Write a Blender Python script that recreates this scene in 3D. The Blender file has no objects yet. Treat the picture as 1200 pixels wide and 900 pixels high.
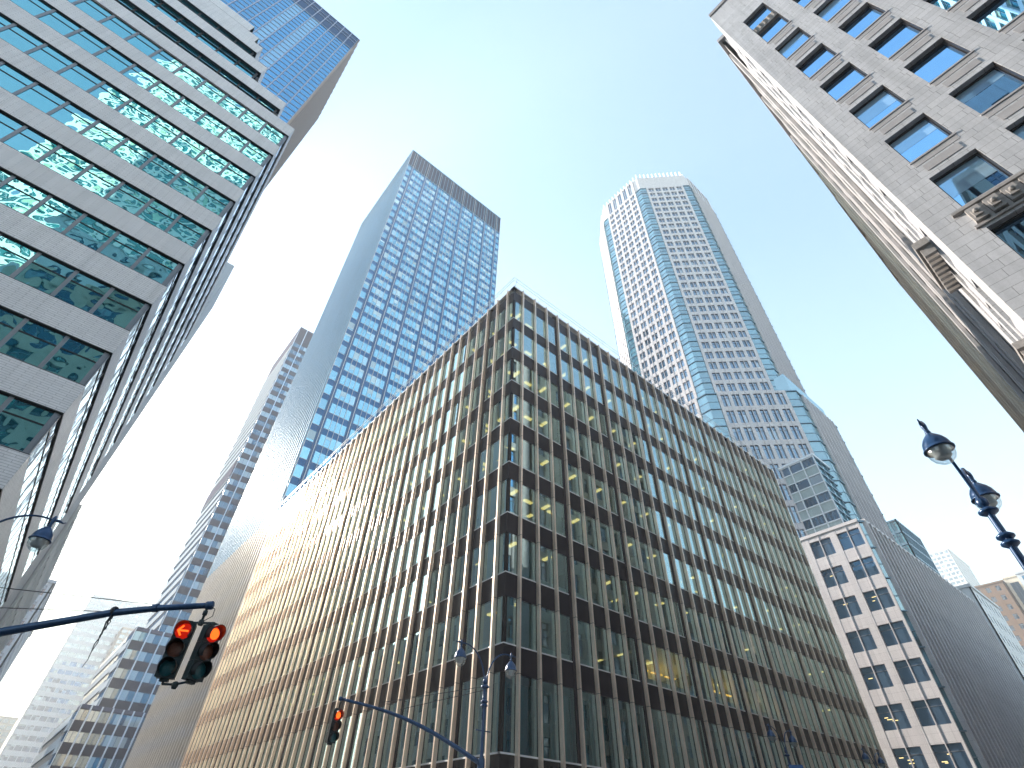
import bpy, bmesh, math, random
from mathutils import Vector, Matrix
random.seed(7)
R = math.radians
S = bpy.context.scene
H = 1.7                                   # eye height of the photographer

# ------------------------------------------------------------------ camera
def cam_axes(pitch, roll, yaw):
    fw = Vector((math.sin(yaw)*math.cos(pitch), math.cos(yaw)*math.cos(pitch), math.sin(pitch)))
    r0 = Vector((math.cos(yaw), -math.sin(yaw), 0)); u0 = r0.cross(fw)
    return r0*math.cos(roll)+u0*math.sin(roll), -r0*math.sin(roll)+u0*math.cos(roll), fw
FPX = 594.95
cr, cu, cf = cam_axes(R(43.083), R(1.749), R(39.122))
cd = bpy.data.cameras.new('camera'); cam = bpy.data.objects.new('camera', cd)
S.collection.objects.link(cam); S.camera = cam
cam.matrix_world = Matrix(((cr.x, cu.x, -cf.x, 0), (cr.y, cu.y, -cf.y, 0), (cr.z, cu.z, -cf.z, H), (0, 0, 0, 1)))
cd.sensor_width = 36; cd.lens = FPX/1200*36; cd.clip_start = .1; cd.clip_end = 9000

# ------------------------------------------------------------------ sky, sun, exposure
SUN_AZ, SUN_EL = R(-15.6), R(27.0)          # azimuth from +Y towards +X
w = bpy.data.worlds.new('World'); S.world = w; w.use_nodes = True
nt = w.node_tree; nt.nodes.clear()
sky = nt.nodes.new('ShaderNodeTexSky'); sky.sky_type = 'NISHITA'; sky.sun_disc = False
sky.sun_elevation = SUN_EL; sky.sun_rotation = SUN_AZ
sky.air_density = 1.8; sky.dust_density = .5; sky.ozone_density = 1.0; sky.altitude = 0
bg = nt.nodes.new('ShaderNodeBackground'); bg.inputs[1].default_value = .15
wo = nt.nodes.new('ShaderNodeOutputWorld')
nt.links.new(sky.outputs[0], bg.inputs[0]); nt.links.new(bg.outputs[0], wo.inputs[0])
sd = bpy.data.lights.new('sun', 'SUN'); sd.energy = 4.6; sd.angle = R(.5); sd.color = (1, .90, .77)
so = bpy.data.objects.new('sun', sd); S.collection.objects.link(so)
sdir = Vector((math.sin(SUN_AZ)*math.cos(SUN_EL), math.cos(SUN_AZ)*math.cos(SUN_EL), math.sin(SUN_EL)))
so.rotation_euler = sdir.to_track_quat('Z', 'Y').to_euler(); so.location = (0, 0, 300)
vs = S.view_settings
vs.view_transform = 'Standard'; vs.look = 'None'; vs.gamma = 1; vs.use_curve_mapping = False
vs.exposure = 1.6
S.cycles.max_bounces = 8; S.cycles.diffuse_bounces = 3; S.cycles.glossy_bounces = 4
S.cycles.transmission_bounces = 4; S.cycles.transparent_max_bounces = 10; S.cycles.volume_bounces = 0
S.cycles.use_denoising = True
S.cycles.caustics_reflective = False; S.cycles.caustics_refractive = False
S.cycles.sample_clamp_indirect = 6

# ------------------------------------------------------------------ mesh helpers
class MB:
    """collects quads; build() links them as one mesh object"""
    def __init__(s): s.v = []; s.f = []; s.m = []; s.uv = []
    def quad(s, p, uv=None, m=0):
        i = len(s.v); s.v += [tuple(q) for q in p]; s.f.append(tuple(range(i, i+len(p)))); s.m.append(m)
        s.uv.append(uv or [(0, 0)]*len(p))
    def box(s, F, u0, u1, n0, n1, z0, z1, m=0):
        P = F.p
        c = [P(u, n, z) for z in (z0, z1) for n in (n0, n1) for u in (u0, u1)]  # index z*4+n*2+u
        def q(a, uvs): s.quad([c[k] for k in a], uvs, m)
        q((2, 3, 7, 6), [(u0, z0), (u1, z0), (u1, z1), (u0, z1)])               # outer face (n1)
        q((1, 0, 4, 5), [(u1, z0), (u0, z0), (u0, z1), (u1, z1)])
        q((0, 2, 6, 4), [(n0, z0), (n1, z0), (n1, z1), (n0, z1)])
        q((3, 1, 5, 7), [(n1, z0), (n0, z0), (n0, z1), (n1, z1)])
        q((6, 7, 5, 4), [(u0, n1), (u1, n1), (u1, n0), (u0, n0)])
        q((0, 1, 3, 2), [(u0, n0), (u1, n0), (u1, n1), (u0, n1)])
    def wbox(s, x0, x1, y0, y1, z0, z1, m=0):
        s.box(Frame((x0, y0), (x1, y0)), 0, x1-x0, -(y1-y0), 0, z0, z1, m)
    def pane(s, F, u0, u1, n, z0, z1, m=0):
        s.quad([F.p(u0, n, z0), F.p(u1, n, z0), F.p(u1, n, z1), F.p(u0, n, z1)],
               [(u0, z0), (u1, z0), (u1, z1), (u0, z1)], m)
    def tube(s, pts, rad, seg=10, m=0, cap=True):
        pts = [Vector(p) for p in pts]; n = len(pts)
        rr = rad if isinstance(rad, (list, tuple)) else [rad]*n
        rings = []; prev = None
        for i, p in enumerate(pts):
            t = (pts[min(i+1, n-1)]-pts[max(i-1, 0)]).normalized()
            a = prev if prev is not None else (Vector((0, 0, 1)) if abs(t.z) < .9 else Vector((1, 0, 0)))
            a = (a-t*a.dot(t)).normalized(); prev = a; b = t.cross(a)
            rings.append([p+(a*math.cos(2*math.pi*k/seg)+b*math.sin(2*math.pi*k/seg))*rr[i] for k in range(seg)])
        s._loft(rings, m, cap)
    def lathe(s, prof, c=(0, 0, 0), seg=20, axis=None, m=0, cap=False):
        """prof: list of (radius, height) along axis"""
        ax = Vector(axis or (0, 0, 1)).normalized()
        a = Vector((1, 0, 0)) if abs(ax.x) < .9 else Vector((0, 1, 0))
        a = (a-ax*a.dot(ax)).normalized(); b = ax.cross(a); c = Vector(c)
        rings = [[c+ax*h+(a*math.cos(2*math.pi*k/seg)+b*math.sin(2*math.pi*k/seg))*r for k in range(seg)] for r, h in prof]
        s._loft(rings, m, cap)
    def _loft(s, rings, m, cap):
        i0 = len(s.v); seg = len(rings[0])
        for r in rings: s.v += [tuple(p) for p in r]
        for i in range(len(rings)-1):
            for k in range(seg):
                a = i0+i*seg+k; b = i0+i*seg+(k+1) % seg
                s.f.append((a, b, b+seg, a+seg)); s.m.append(m); s.uv.append([(0, 0)]*4)
        if cap:
            s.f.append(tuple(i0+k for k in reversed(range(seg)))); s.m.append(m); s.uv.append([(0, 0)]*seg)
            e = i0+(len(rings)-1)*seg
            s.f.append(tuple(e+k for k in range(seg))); s.m.append(m); s.uv.append([(0, 0)]*seg)
    def build(s, name, mats, parent=None, base=(0, 0, 0), smooth=False, normals=False):
        bx, by, bz = base
        me = bpy.data.meshes.new(name)
        me.from_pydata([(x-bx, y-by, z-bz) for x, y, z in s.v], [], s.f)
        l = me.uv_layers.new(name='UVMap'); k = 0
        flat = [c for f in s.uv for c in f]
        for i, c in enumerate(flat): l.data[i].uv = c
        if not isinstance(mats, (list, tuple)): mats = [mats]
        for mt in mats: me.materials.append(mt)
        if len(mats) > 1: me.polygons.foreach_set('material_index', s.m)
        if smooth: me.polygons.foreach_set('use_smooth', [True]*len(s.f))
        if normals:
            bm = bmesh.new(); bm.from_mesh(me); bmesh.ops.recalc_face_normals(bm, faces=bm.faces); bm.to_mesh(me); bm.free()
        me.update()
        o = bpy.data.objects.new(name, me); S.collection.objects.link(o)
        if parent is None: o.location = base
        else: o.parent = parent
        return o

class Frame:
    """a vertical wall line from p0 to p1; n points outward (to the right of p0->p1)"""
    def __init__(s, p0, p1):
        s.p0 = Vector(p0); s.p1 = Vector(p1); d = s.p1-s.p0; s.L = d.length; s.u = d/s.L; s.n = Vector((s.u.y, -s.u.x))
    def p(s, u, n, z):
        return (s.p0.x+s.u.x*u+s.n.x*n, s.p0.y+s.u.y*u+s.n.y*n, z)
    def off(s, n):
        f = Frame(s.p0, s.p1); f.p0 = s.p0+s.n*n; f.p1 = s.p1+s.n*n; return f

def tag(o, label=None, cat=None, group=None, kind=None):
    for k, v in (('label', label), ('category', cat), ('group', group), ('kind', kind)):
        if v: o[k] = v
    return o
def thing(name, loc, label, cat, group=None):
    o = bpy.data.objects.new(name, None); S.collection.objects.link(o); o.location = loc; o.empty_display_size = .3
    return tag(o, label, cat, group)
def project(p):
    d = Vector((p[0], p[1], p[2]-H)); z = d.dot(cf)
    if z < .1: return None
    return 600+FPX*d.dot(cr)/z, 450-FPX*d.dot(cu)/z, d.length

class Bld:
    """a building: an Empty at its base and its parts"""
    def __init__(s, name, base, label, cat='building', group=None):
        s.base = base; s.root = thing(name, base, label, cat, group)
    def part(s, name, mb, mats, parent=None, **k):
        return mb.build(name, mats, parent or s.root, s.base, **k)
    def many(s, name, items, fn, mats, limit=100):
        """items: (weight, centre, args). The ones that show largest become parts, the rest one part."""
        sc = []
        for wgt, c, a in items:
            q = project(c)
            v = 0
            if q and -40 < q[0] < 1240 and -40 < q[1] < 940: v = wgt/(q[2]**2)
            sc.append((v, a))
        sc.sort(key=lambda t: -t[0])
        first = sc[:limit]; rest = sc[limit:]
        for v, a in first:
            mb = MB(); fn(mb, *a); s.part(name, mb, mats)
        if rest:
            mb = MB()
            for v, a in rest: fn(mb, *a)
            o = s.part(name, mb, mats); o['kind'] = 'stuff'

# ------------------------------------------------------------------ materials
class NG:
    def __init__(s, name):
        s.m = bpy.data.materials.new(name); s.m.use_nodes = True; s.t = s.m.node_tree; s.t.nodes.clear()
        s.out = s.n('ShaderNodeOutputMaterial')
    def n(s, typ, **k):
        o = s.t.nodes.new(typ)
        for a, v in k.items(): setattr(o, a, v)
        return o
    def l(s, a, b): s.t.links.new(a, b)
    def pr(s, **k):
        b = s.n('ShaderNodeBsdfPrincipled')
        for a, v in k.items():
            i = b.inputs[a.replace('_', ' ')]
            if hasattr(v, 'is_linked') or isinstance(v, bpy.types.NodeSocket): s.l(v, i)
            else: i.default_value = (*v, 1) if isinstance(v, tuple) and len(v) == 3 else v
        return b
    def surf(s, sh): s.l(sh, s.out.inputs['Surface'])
    def ramp(s, fac, stops, interp='LINEAR'):
        r = s.n('ShaderNodeValToRGB'); r.color_ramp.interpolation = interp
        e = r.color_ramp.elements
        while len(e) < len(stops): e.new(.5)
        for i, (p, c) in enumerate(stops): e[i].position = p; e[i].color = (*c, 1) if len(c) == 3 else c
        s.l(fac, r.inputs[0]); return r.outputs[0]
    def math(s, op, a, b=None):
        m = s.n('ShaderNodeMath', operation=op)
        for i, x in enumerate((a, b)):
            if x is None: continue
            if isinstance(x, bpy.types.NodeSocket): s.l(x, m.inputs[i])
            else: m.inputs[i].default_value = x
        return m.outputs[0]
    def mix(s, fac, a, b, blend='MIX'):
        m = s.n('ShaderNodeMix', data_type='RGBA', blend_type=blend)
        for i, x in ((0, fac), (6, a), (7, b)):
            if isinstance(x, bpy.types.NodeSocket): s.l(x, m.inputs[i])
            else: m.inputs[i].default_value = (*x, 1) if isinstance(x, tuple) else x
        return m.outputs[2]
    def noise(s, scale, detail=4, rough=.6, vec=None, dims='3D'):
        n = s.n('ShaderNodeTexNoise'); n.inputs['Scale'].default_value = scale
        n.inputs['Detail'].default_value = detail; n.inputs['Roughness'].default_value = rough
        if vec is None:
            vec = s.n('ShaderNodeNewGeometry').outputs['Position']
        s.l(vec, n.inputs['Vector']); return n.outputs['Fac']
    def island(s): return s.n('ShaderNodeNewGeometry').outputs['Random Per Island']
    def bump(s, h, strength=.3, dist=.02):
        b = s.n('ShaderNodeBump'); b.inputs['Strength'].default_value = strength; b.inputs['Distance'].default_value = dist
        s.l(h, b.inputs['Height']); return b.outputs[0]

def mat_plain(name, col, rough=.6, metal=0, var=.12, scale=.6, streak=True, island=0, spec=.5):
    g = NG(name)
    f = g.noise(scale, 5, .65)
    if streak:
        tc = g.n('ShaderNodeNewGeometry').outputs['Position']
        mp = g.n('ShaderNodeMapping'); mp.inputs['Scale'].default_value = (1.6, 1.6, .06); g.l(tc, mp.inputs[0])
        f2 = g.noise(1.3, 4, .6, mp.outputs[0]); f = g.math('MULTIPLY', g.math('ADD', f, f2), .5)
    c = g.ramp(f, [(.3, tuple(x*(1-var) for x in col)), (.7, tuple(min(1, x*(1+var)) for x in col))])
    if island:
        r = g.island()
        c = g.mix(1, c, g.ramp(r, [(0, (1-island,)*3), (1, (1+island*.0,)*3)]), 'MULTIPLY')
    b = g.pr(Base_Color=c, Roughness=rough, Metallic=metal)
    b.inputs['Specular IOR Level'].default_value = spec
    g.surf(b.outputs[0]); return g.m

def mat_brick(name, c1, c2, mortar, bw, bh, ms, rough=.7, bumpd=.01, var=.12, off=.5, squash=1, sqf=2):
    g = NG(name)
    uv = g.n('ShaderNodeUVMap').outputs[0]
    b = g.n('ShaderNodeTexBrick'); b.offset = off; b.squash = squash; b.squash_frequency = sqf
    g.l(uv, b.inputs['Vector'])
    b.inputs['Color1'].default_value = (*c1, 1); b.inputs['Color2'].default_value = (*c2, 1); b.inputs['Mortar'].default_value = (*mortar, 1)
    b.inputs['Scale'].default_value = 1; b.inputs['Mortar Size'].default_value = ms; b.inputs['Mortar Smooth'].default_value = .1
    b.inputs['Brick Width'].default_value = bw; b.inputs['Row Height'].default_value = bh
    n1 = g.noise(.35, 5, .65); n2 = g.noise(9, 4, .7)
    k = g.ramp(g.math('MULTIPLY', g.math('ADD', n1, n2), .5), [(.3, (1-var,)*3), (.7, (1+var*.5,)*3)])
    c = g.mix(1, b.outputs[0], k, 'MULTIPLY')
    mp = g.n('ShaderNodeMapping'); mp.inputs['Scale'].default_value = (2.2, 2.2, .09); g.l(g.n('ShaderNodeNewGeometry').outputs['Position'], mp.inputs[0])
    st = g.noise(1.0, 5, .7, mp.outputs[0])
    c = g.mix(1, c, g.ramp(st, [(.36, (1-var*1.1,)*3), (.56, (1, 1, 1))]), 'MULTIPLY')
    h = g.math('SUBTRACT', g.math('MULTIPLY', n2, .25), b.outputs['Fac'])
    p = g.pr(Base_Color=c, Roughness=rough, Normal=g.bump(h, .5, bumpd))
    g.surf(p.outputs[0]); return g.m

def mat_glass(name, base, refl=(.8, .9, .95), f0=.25, rough=.02, blinds=0, blind_col=(.6, .65, .65), wav=.004, wscale=.5, tilt=.01, basevar=.5):
    """coated glass that shows no room behind it: dark body or a drawn blind, under a mirror coat"""
    g = NG(name)
    r = g.island()
    body = g.ramp(r, [(0, tuple(x*(1-basevar) for x in base)), (1-blinds, tuple(x*(1+basevar) for x in base)), (min(1, 1.001-blinds), blind_col if blinds else base)])
    nz = g.noise(wscale, 2, .5)
    # every pane is set a touch out of true, and is not quite flat
    wn = g.n('ShaderNodeTexWhiteNoise', noise_dimensions='1D'); g.l(r, wn.inputs['W'])
    sub = g.n('ShaderNodeVectorMath', operation='SUBTRACT'); g.l(wn.outputs['Color'], sub.inputs[0]); sub.inputs[1].default_value = (.5, .5, .5)
    scl = g.n('ShaderNodeVectorMath', operation='SCALE'); g.l(sub.outputs[0], scl.inputs[0]); scl.inputs['Scale'].default_value = tilt
    bp = g.n('ShaderNodeBump'); bp.inputs['Strength'].default_value = 1; bp.inputs['Distance'].default_value = wav; g.l(nz, bp.inputs['Height'])
    add = g.n('ShaderNodeVectorMath', operation='ADD'); g.l(bp.outputs[0], add.inputs[0]); g.l(scl.outputs[0], add.inputs[1])
    nrm = g.n('ShaderNodeVectorMath', operation='NORMALIZE'); g.l(add.outputs[0], nrm.inputs[0])
    d = g.n('ShaderNodeBsdfDiffuse'); g.l(body, d.inputs[0])
    gl = g.n('ShaderNodeBsdfGlossy'); gl.inputs['Roughness'].default_value = rough; gl.inputs['Color'].default_value = (*refl, 1); g.l(nrm.outputs[0], gl.inputs['Normal'])
    fr = g.n('ShaderNodeFresnel'); fr.inputs['IOR'].default_value = 1.5; g.l(nrm.outputs[0], fr.inputs['Normal'])
    fac = g.math('ADD', g.math('MULTIPLY', fr.outputs[0], 1-f0), f0)
    mx = g.n('ShaderNodeMixShader'); g.l(fac, mx.inputs[0]); g.l(d.outputs[0], mx.inputs[1]); g.l(gl.outputs[0], mx.inputs[2])
    g.surf(mx.outputs[0]); return g.m

def mat_clear(name, tint, refl=(.85, .95, 1), f0=.06, ior=1.5, wav=.003, wscale=.7, tilt=.008, rough=.01):
    """clear glass: look through to the rooms, with a mirror share on top"""
    g = NG(name); r = g.island(); nz = g.noise(wscale, 2, .5)
    wn = g.n('ShaderNodeTexWhiteNoise', noise_dimensions='1D'); g.l(r, wn.inputs['W'])
    sub = g.n('ShaderNodeVectorMath', operation='SUBTRACT'); g.l(wn.outputs['Color'], sub.inputs[0]); sub.inputs[1].default_value = (.5, .5, .5)
    scl = g.n('ShaderNodeVectorMath', operation='SCALE'); g.l(sub.outputs[0], scl.inputs[0]); scl.inputs['Scale'].default_value = tilt
    bp = g.n('ShaderNodeBump'); bp.inputs['Strength'].default_value = 1; bp.inputs['Distance'].default_value = wav; g.l(nz, bp.inputs['Height'])
    add = g.n('ShaderNodeVectorMath', operation='ADD'); g.l(bp.outputs[0], add.inputs[0]); g.l(scl.outputs[0], add.inputs[1])
    nrm = g.n('ShaderNodeVectorMath', operation='NORMALIZE'); g.l(add.outputs[0], nrm.inputs[0])
    tr = g.n('ShaderNodeBsdfTransparent'); tr.inputs[0].default_value = (*tint, 1)
    gl = g.n('ShaderNodeBsdfGlossy'); gl.inputs['Roughness'].default_value = rough; gl.inputs['Color'].default_value = (*refl, 1); g.l(nrm.outputs[0], gl.inputs['Normal'])
    fr = g.n('ShaderNodeFresnel'); fr.inputs['IOR'].default_value = ior; g.l(nrm.outputs[0], fr.inputs['Normal'])
    fac = g.math('ADD', g.math('MULTIPLY', fr.outputs[0], 1-f0), f0)
    mx = g.n('ShaderNodeMixShader'); g.l(fac, mx.inputs[0]); g.l(tr.outputs[0], mx.inputs[1]); g.l(gl.outputs[0], mx.inputs[2])
    g.surf(mx.outputs[0]); return g.m

def mat_emit(name, col, st):
    g = NG(name); e = g.n('ShaderNodeEmission'); e.inputs[0].default_value = (*col, 1); e.inputs[1].default_value = st
    g.surf(e.outputs[0]); return g.m

M = {}
M['asphalt'] = mat_plain('asphalt', (.05, .05, .052), .85, streak=False, var=.3, scale=3)
M['pavement'] = mat_brick('pavement_concrete', (.30, .29, .28), (.34, .33, .31), (.16, .16, .155), 1.5, 1.5, .012, .85, .006, off=0)
M['kerb'] = mat_plain('kerb_granite', (.27, .27, .28), .8, var=.2, scale=6, streak=False)
M['roadpaint'] = mat_plain('road_paint', (.75, .75, .73), .7, var=.25, scale=5, streak=False)
M['fin'] = mat_plain('bronzed_steel_fins', (.84, .69, .57), .30, .55, var=.16, scale=1.2)
M['fin_tower'] = mat_plain('steel_fins', (.24, .41, .54), .5, .3, var=.1, scale=1.0)
M['spandrel'] = mat_plain('dark_spandrel_panel', (.016, .013, .019), .3, 0, var=.25, scale=.4, spec=.2)
M['spandrel_blue'] = mat_plain('blue_spandrel_panel', (.010, .15, .38), .3, 0, var=.2, scale=.3, spec=.25)
M['pier_blue'] = mat_plain('dark_blue_pier', (.008, .11, .29), .35, 0, var=.15)
M['white_line'] = mat_plain('pale_mullion_metal', (.72, .74, .76), .4, .3, var=.06)
M['glass_tower'] = mat_glass('tower_glass', (.13, .40, .55), (.50, .86, 1.0), .46, .02, .22, (.55, .74, .82), .004, .6, .03)
M['glass_wing'] = mat_clear('wing_window_glass', (.58, .78, .76), (.66, .92, .98), .42, 1.6, .002, .6, .012)
M['glass_left'] = mat_glass('teal_window_glass', (.004, .08, .11), (.42, .92, 1.0), .52, .005, .0, (.3, .4, .4), .05, .5, .012)
M['glass_side'] = mat_glass('pale_side_glass', (.02, .06, .08), (.80, .90, .95), .45, .02, .0, (.3, .3, .3), .02, .7, .02)
M['glass_blind_right'] = mat_glass('blind_behind_blue_glass', (.34, .50, .66), (.40, .72, 1.0), .42, .02, 0, (.3, .3, .3), .0006, .4, .012, .12)
M['glass_right'] = mat_glass('stone_building_glass', (.01, .04, .09), (.36, .68, 1.0), .78, .006, .0, (.3, .3, .3), .0006, .4, .012)
M['glass_oct'] = mat_glass('octagon_glass', (.06, .10, .16), (.72, .88, 1), .26, .03, .12, (.35, .4, .44), .003, .6, .03)
M['glass_strip'] = mat_glass('corner_glass', (.09, .22, .27), (.80, .96, 1), .30, .04, 0, (.4, .5, .5), .004, .5, .03, .35)
M['glass_blue'] = mat_glass('blue_curtain_glass', (.02, .15, .34), (.40, .74, 1), .5, .02, .10, (.30, .45, .55), .0006, .4, .03)
M['glass_far'] = mat_glass('far_glass', (.06, .08, .10), (.85, .92, 1), .25, .05, .25, (.4, .45, .48), .003, .5, .02)
M['glass_dark'] = mat_glass('dark_glass', (.012, .016, .022), (.7, .85, 1), .12, .03, .22, (.30, .36, .36), .003, .5, .02)
M['granite'] = mat_brick('pinkish_granite', (.62, .585, .60), (.67, .64, .65), (.42, .40, .42), 1.6, .95, .012, .5, .004, .08, off=0)
M['white_brick'] = mat_brick('white_glazed_brick', (.78, .76, .78), (.84, .82, .84), (.52, .51, .53), .62, .105, .012, .4, .006, .10)
M['stone'] = mat_brick('grey_ashlar_stone', (.44, .445, .475), (.505, .51, .54), (.24, .24, .255), 1.02, .43, .010, .75, .008, .16, .42, .7, 3)
M['stone_plain'] = mat_plain('grey_dressed_stone', (.33, .32, .33), .75, var=.16, scale=2)
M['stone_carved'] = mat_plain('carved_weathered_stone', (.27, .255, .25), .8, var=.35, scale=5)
M['frame_dark'] = mat_plain('dark_window_frame', (.02, .018, .02), .45, .3, streak=False)
M['frame_grey'] = mat_plain('grey_window_frame', (.20, .21, .24), .42, .6, streak=False, var=.06)
M['limestone'] = mat_plain('cream_limestone', (.56, .50, .41), .8, var=.14, scale=.7)
M['tan_brick'] = mat_brick('tan_brick', (.42, .33, .25), (.48, .38, .29), (.34, .29, .24), .25, .09, .01, .8, .004)
M['brown_brick'] = mat_brick('brown_brick', (.20, .125, .09), (.25, .16, .11), (.22, .17, .14), .25, .09, .01, .8, .004)
M['brown_clad'] = mat_plain('brown_cladding', (.40, .31, .26), .6, .1, var=.1)
M['white_clad'] = mat_plain('white_cladding', (.62, .64, .67), .5, .1, var=.08)
M['pale_clad'] = mat_plain('pale_concrete_cladding', (.50, .52, .55), .7, var=.1)
M['dark_band'] = mat_plain('dark_purple_spandrel', (.030, .026, .042), .3, var=.2)
M['grey_band'] = mat_plain('grey_louvre_band', (.13, .13, .17), .8, var=.15, spec=0)
M['roofing'] = mat_plain('grey_roofing', (.18, .18, .18), .9, streak=False)
M['ceiling'] = mat_plain('ceiling_tiles', (.80, .86, .84), .9, streak=False, var=.06)
M['interior'] = mat_plain('interior_wall', (.30, .36, .36), .9, var=.25, scale=.35, streak=False)
M['sill'] = mat_plain('pale_air_unit', (.62, .70, .72), .6, streak=False, var=.06)
M['blind'] = mat_plain('fabric_blind', (.62, .70, .68), .9, var=.18, scale=2, island=.45)
M['curtain'] = mat_plain('teal_curtain', (.03, .25, .28), .9, var=.3, scale=2.0, island=.5)
M['dark_base'] = mat_plain('black_granite_base', (.018, .017, .018), .2, streak=False)
M['lamp_paint'] = mat_plain('navy_lamp_paint', (.014, .050, .13), .28, .25, streak=False, var=.2, scale=8)
M['arm_paint'] = mat_plain('blue_grey_arm_paint', (.022, .06, .14), .35, .35, streak=False, var=.2, scale=6)
M['signal_paint'] = mat_plain('dark_green_signal_paint', (.010, .022, .026), .4, .1, streak=False, var=.25, scale=8)
M['visor'] = mat_plain('black_visor', (.008, .008, .009), .5, streak=False)
M['amber_off'] = mat_plain('unlit_amber_lens', (.13, .045, .025), .3, streak=False, var=.3, scale=30)
M['green_off'] = mat_plain('unlit_green_lens', (.008, .075, .09), .3, streak=False, var=.3, scale=30)
M['red_back'] = mat_emit('red_lens_glow', (1, .025, .01), .16)
M['red_lit'] = mat_emit('red_lamp_lit', (1, .10, .012), .9)
M['light_warm'] = mat_emit('office_ceiling_light', (1, .68, .22), .62)
M['light_gold'] = mat_emit('golden_room_light', (1, .46, .07), .8)
M['light_cool'] = mat_emit('office_strip_light', (1, .78, .34), .6)
M['reflector'] = mat_plain('lamp_reflector', (.55, .55, .56), .35, .3, streak=False)
M['rope'] = mat_plain('frayed_grey_cable', (.05, .05, .055), .8, streak=False)
M['sign_blue'] = mat_plain('blue_sign_enamel', (.02, .12, .36), .4, streak=False, var=.05)
M['sign_white'] = mat_plain('white_sign_enamel', (.75, .77, .8), .4, streak=False, var=.05)
def globe_mat():
    g = NG('clear_lamp_globe')
    tr = g.n('ShaderNodeBsdfTransparent'); tr.inputs[0].default_value = (.86, .92, .94, 1)
    gl = g.n('ShaderNodeBsdfGlossy'); gl.inputs['Roughness'].default_value = .03
    lw = g.n('ShaderNodeLayerWeight'); lw.inputs[0].default_value = .35
    mx = g.n('ShaderNodeMixShader'); g.l(g.math('ADD', g.math('MULTIPLY', lw.outputs['Facing'], .55), .06), mx.inputs[0])
    g.l(tr.outputs[0], mx.inputs[1]); g.l(gl.outputs[0], mx.inputs[2]); g.surf(mx.outputs[0]); return g.m
M['globe'] = globe_mat()

# ------------------------------------------------------------------ the street
X0, Y0 = 18.9, 23.3        # wall lines of the near corner of the office block
XL, YR = -3.7, -2.4        # wall lines across the side street and across the avenue
def sheet(name, rects, z, mat):
    mb = MB()
    for x0, x1, y0, y1 in rects:
        mb.quad([(x0, y0, z), (x1, y0, z), (x1, y1, z), (x0, y1, z)], [(x0, y0), (x1, y0), (x1, y1), (x0, y1)])
    o = mb.build(name, mat); o['kind'] = 'structure'; return o
sheet('ground', [(-2500, 2500, -2500, 2500)], -.02, M['pavement'])
sheet('avenue', [(-900, 900, YR+3.6, Y0-3.6)], 0, M['asphalt'])
sheet('side_street', [(XL+3.6, X0-3.6, Y0-3.6, 900), (XL+3.6, X0-3.6, -900, YR+3.6)], 0, M['asphalt'])
def walk(name, x0, x1, y0, y1, kx, ky):
    mb = MB(); mb.wbox(x0, x1, y0, y1, -.02, .14, 0)
    kw = .18
    if kx: 
        xx = x1 if kx > 0 else x0-kw
        mb.wbox(xx, xx+kw, y0, y1, -.02, .145, 1)
    if ky:
        yy = y1 if ky > 0 else y0-kw
        mb.wbox(x0, x1, yy, yy+kw, -.02, .145, 1)
    o = mb.build(name, [M['pavement'], M['kerb']]); o['kind'] = 'structure'
walk('pavement', X0-3.4, 600, Y0-3.4, 600, -1, -1)
walk('pavement', -600, XL+3.4, Y0-3.4, 600, 1, -1)
walk('pavement', X0-3.4, 600, -600, YR+3.4, -1, 1)
walk('pavement', -600, XL+3.4, -600, YR+3.4, 1, 1)
cw = [(XL+4.2+i*1.25, XL+4.8+i*1.25, Y0-3.2, Y0+.2) for i in range(12)] + [(X0-3.2, X0+.2, YR+4.3+i*1.3, YR+4.95+i*1.3) for i in range(14)]
cw = [c for c in cw if c[1] < X0-3.7 or c[0] > X0-4]
sheet('crosswalk_marking', [c for c in cw if c[2] > Y0-3.5 or c[3] < Y0-3.7], .004, M['roadpaint'])
sheet('lane_marking', [(30+i*9, 33+i*9, 8.0, 8.15) for i in range(40)]+[(30+i*9, 33+i*9, 12.6, 12.75) for i in range(40)], .004, M['roadpaint'])

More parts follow.
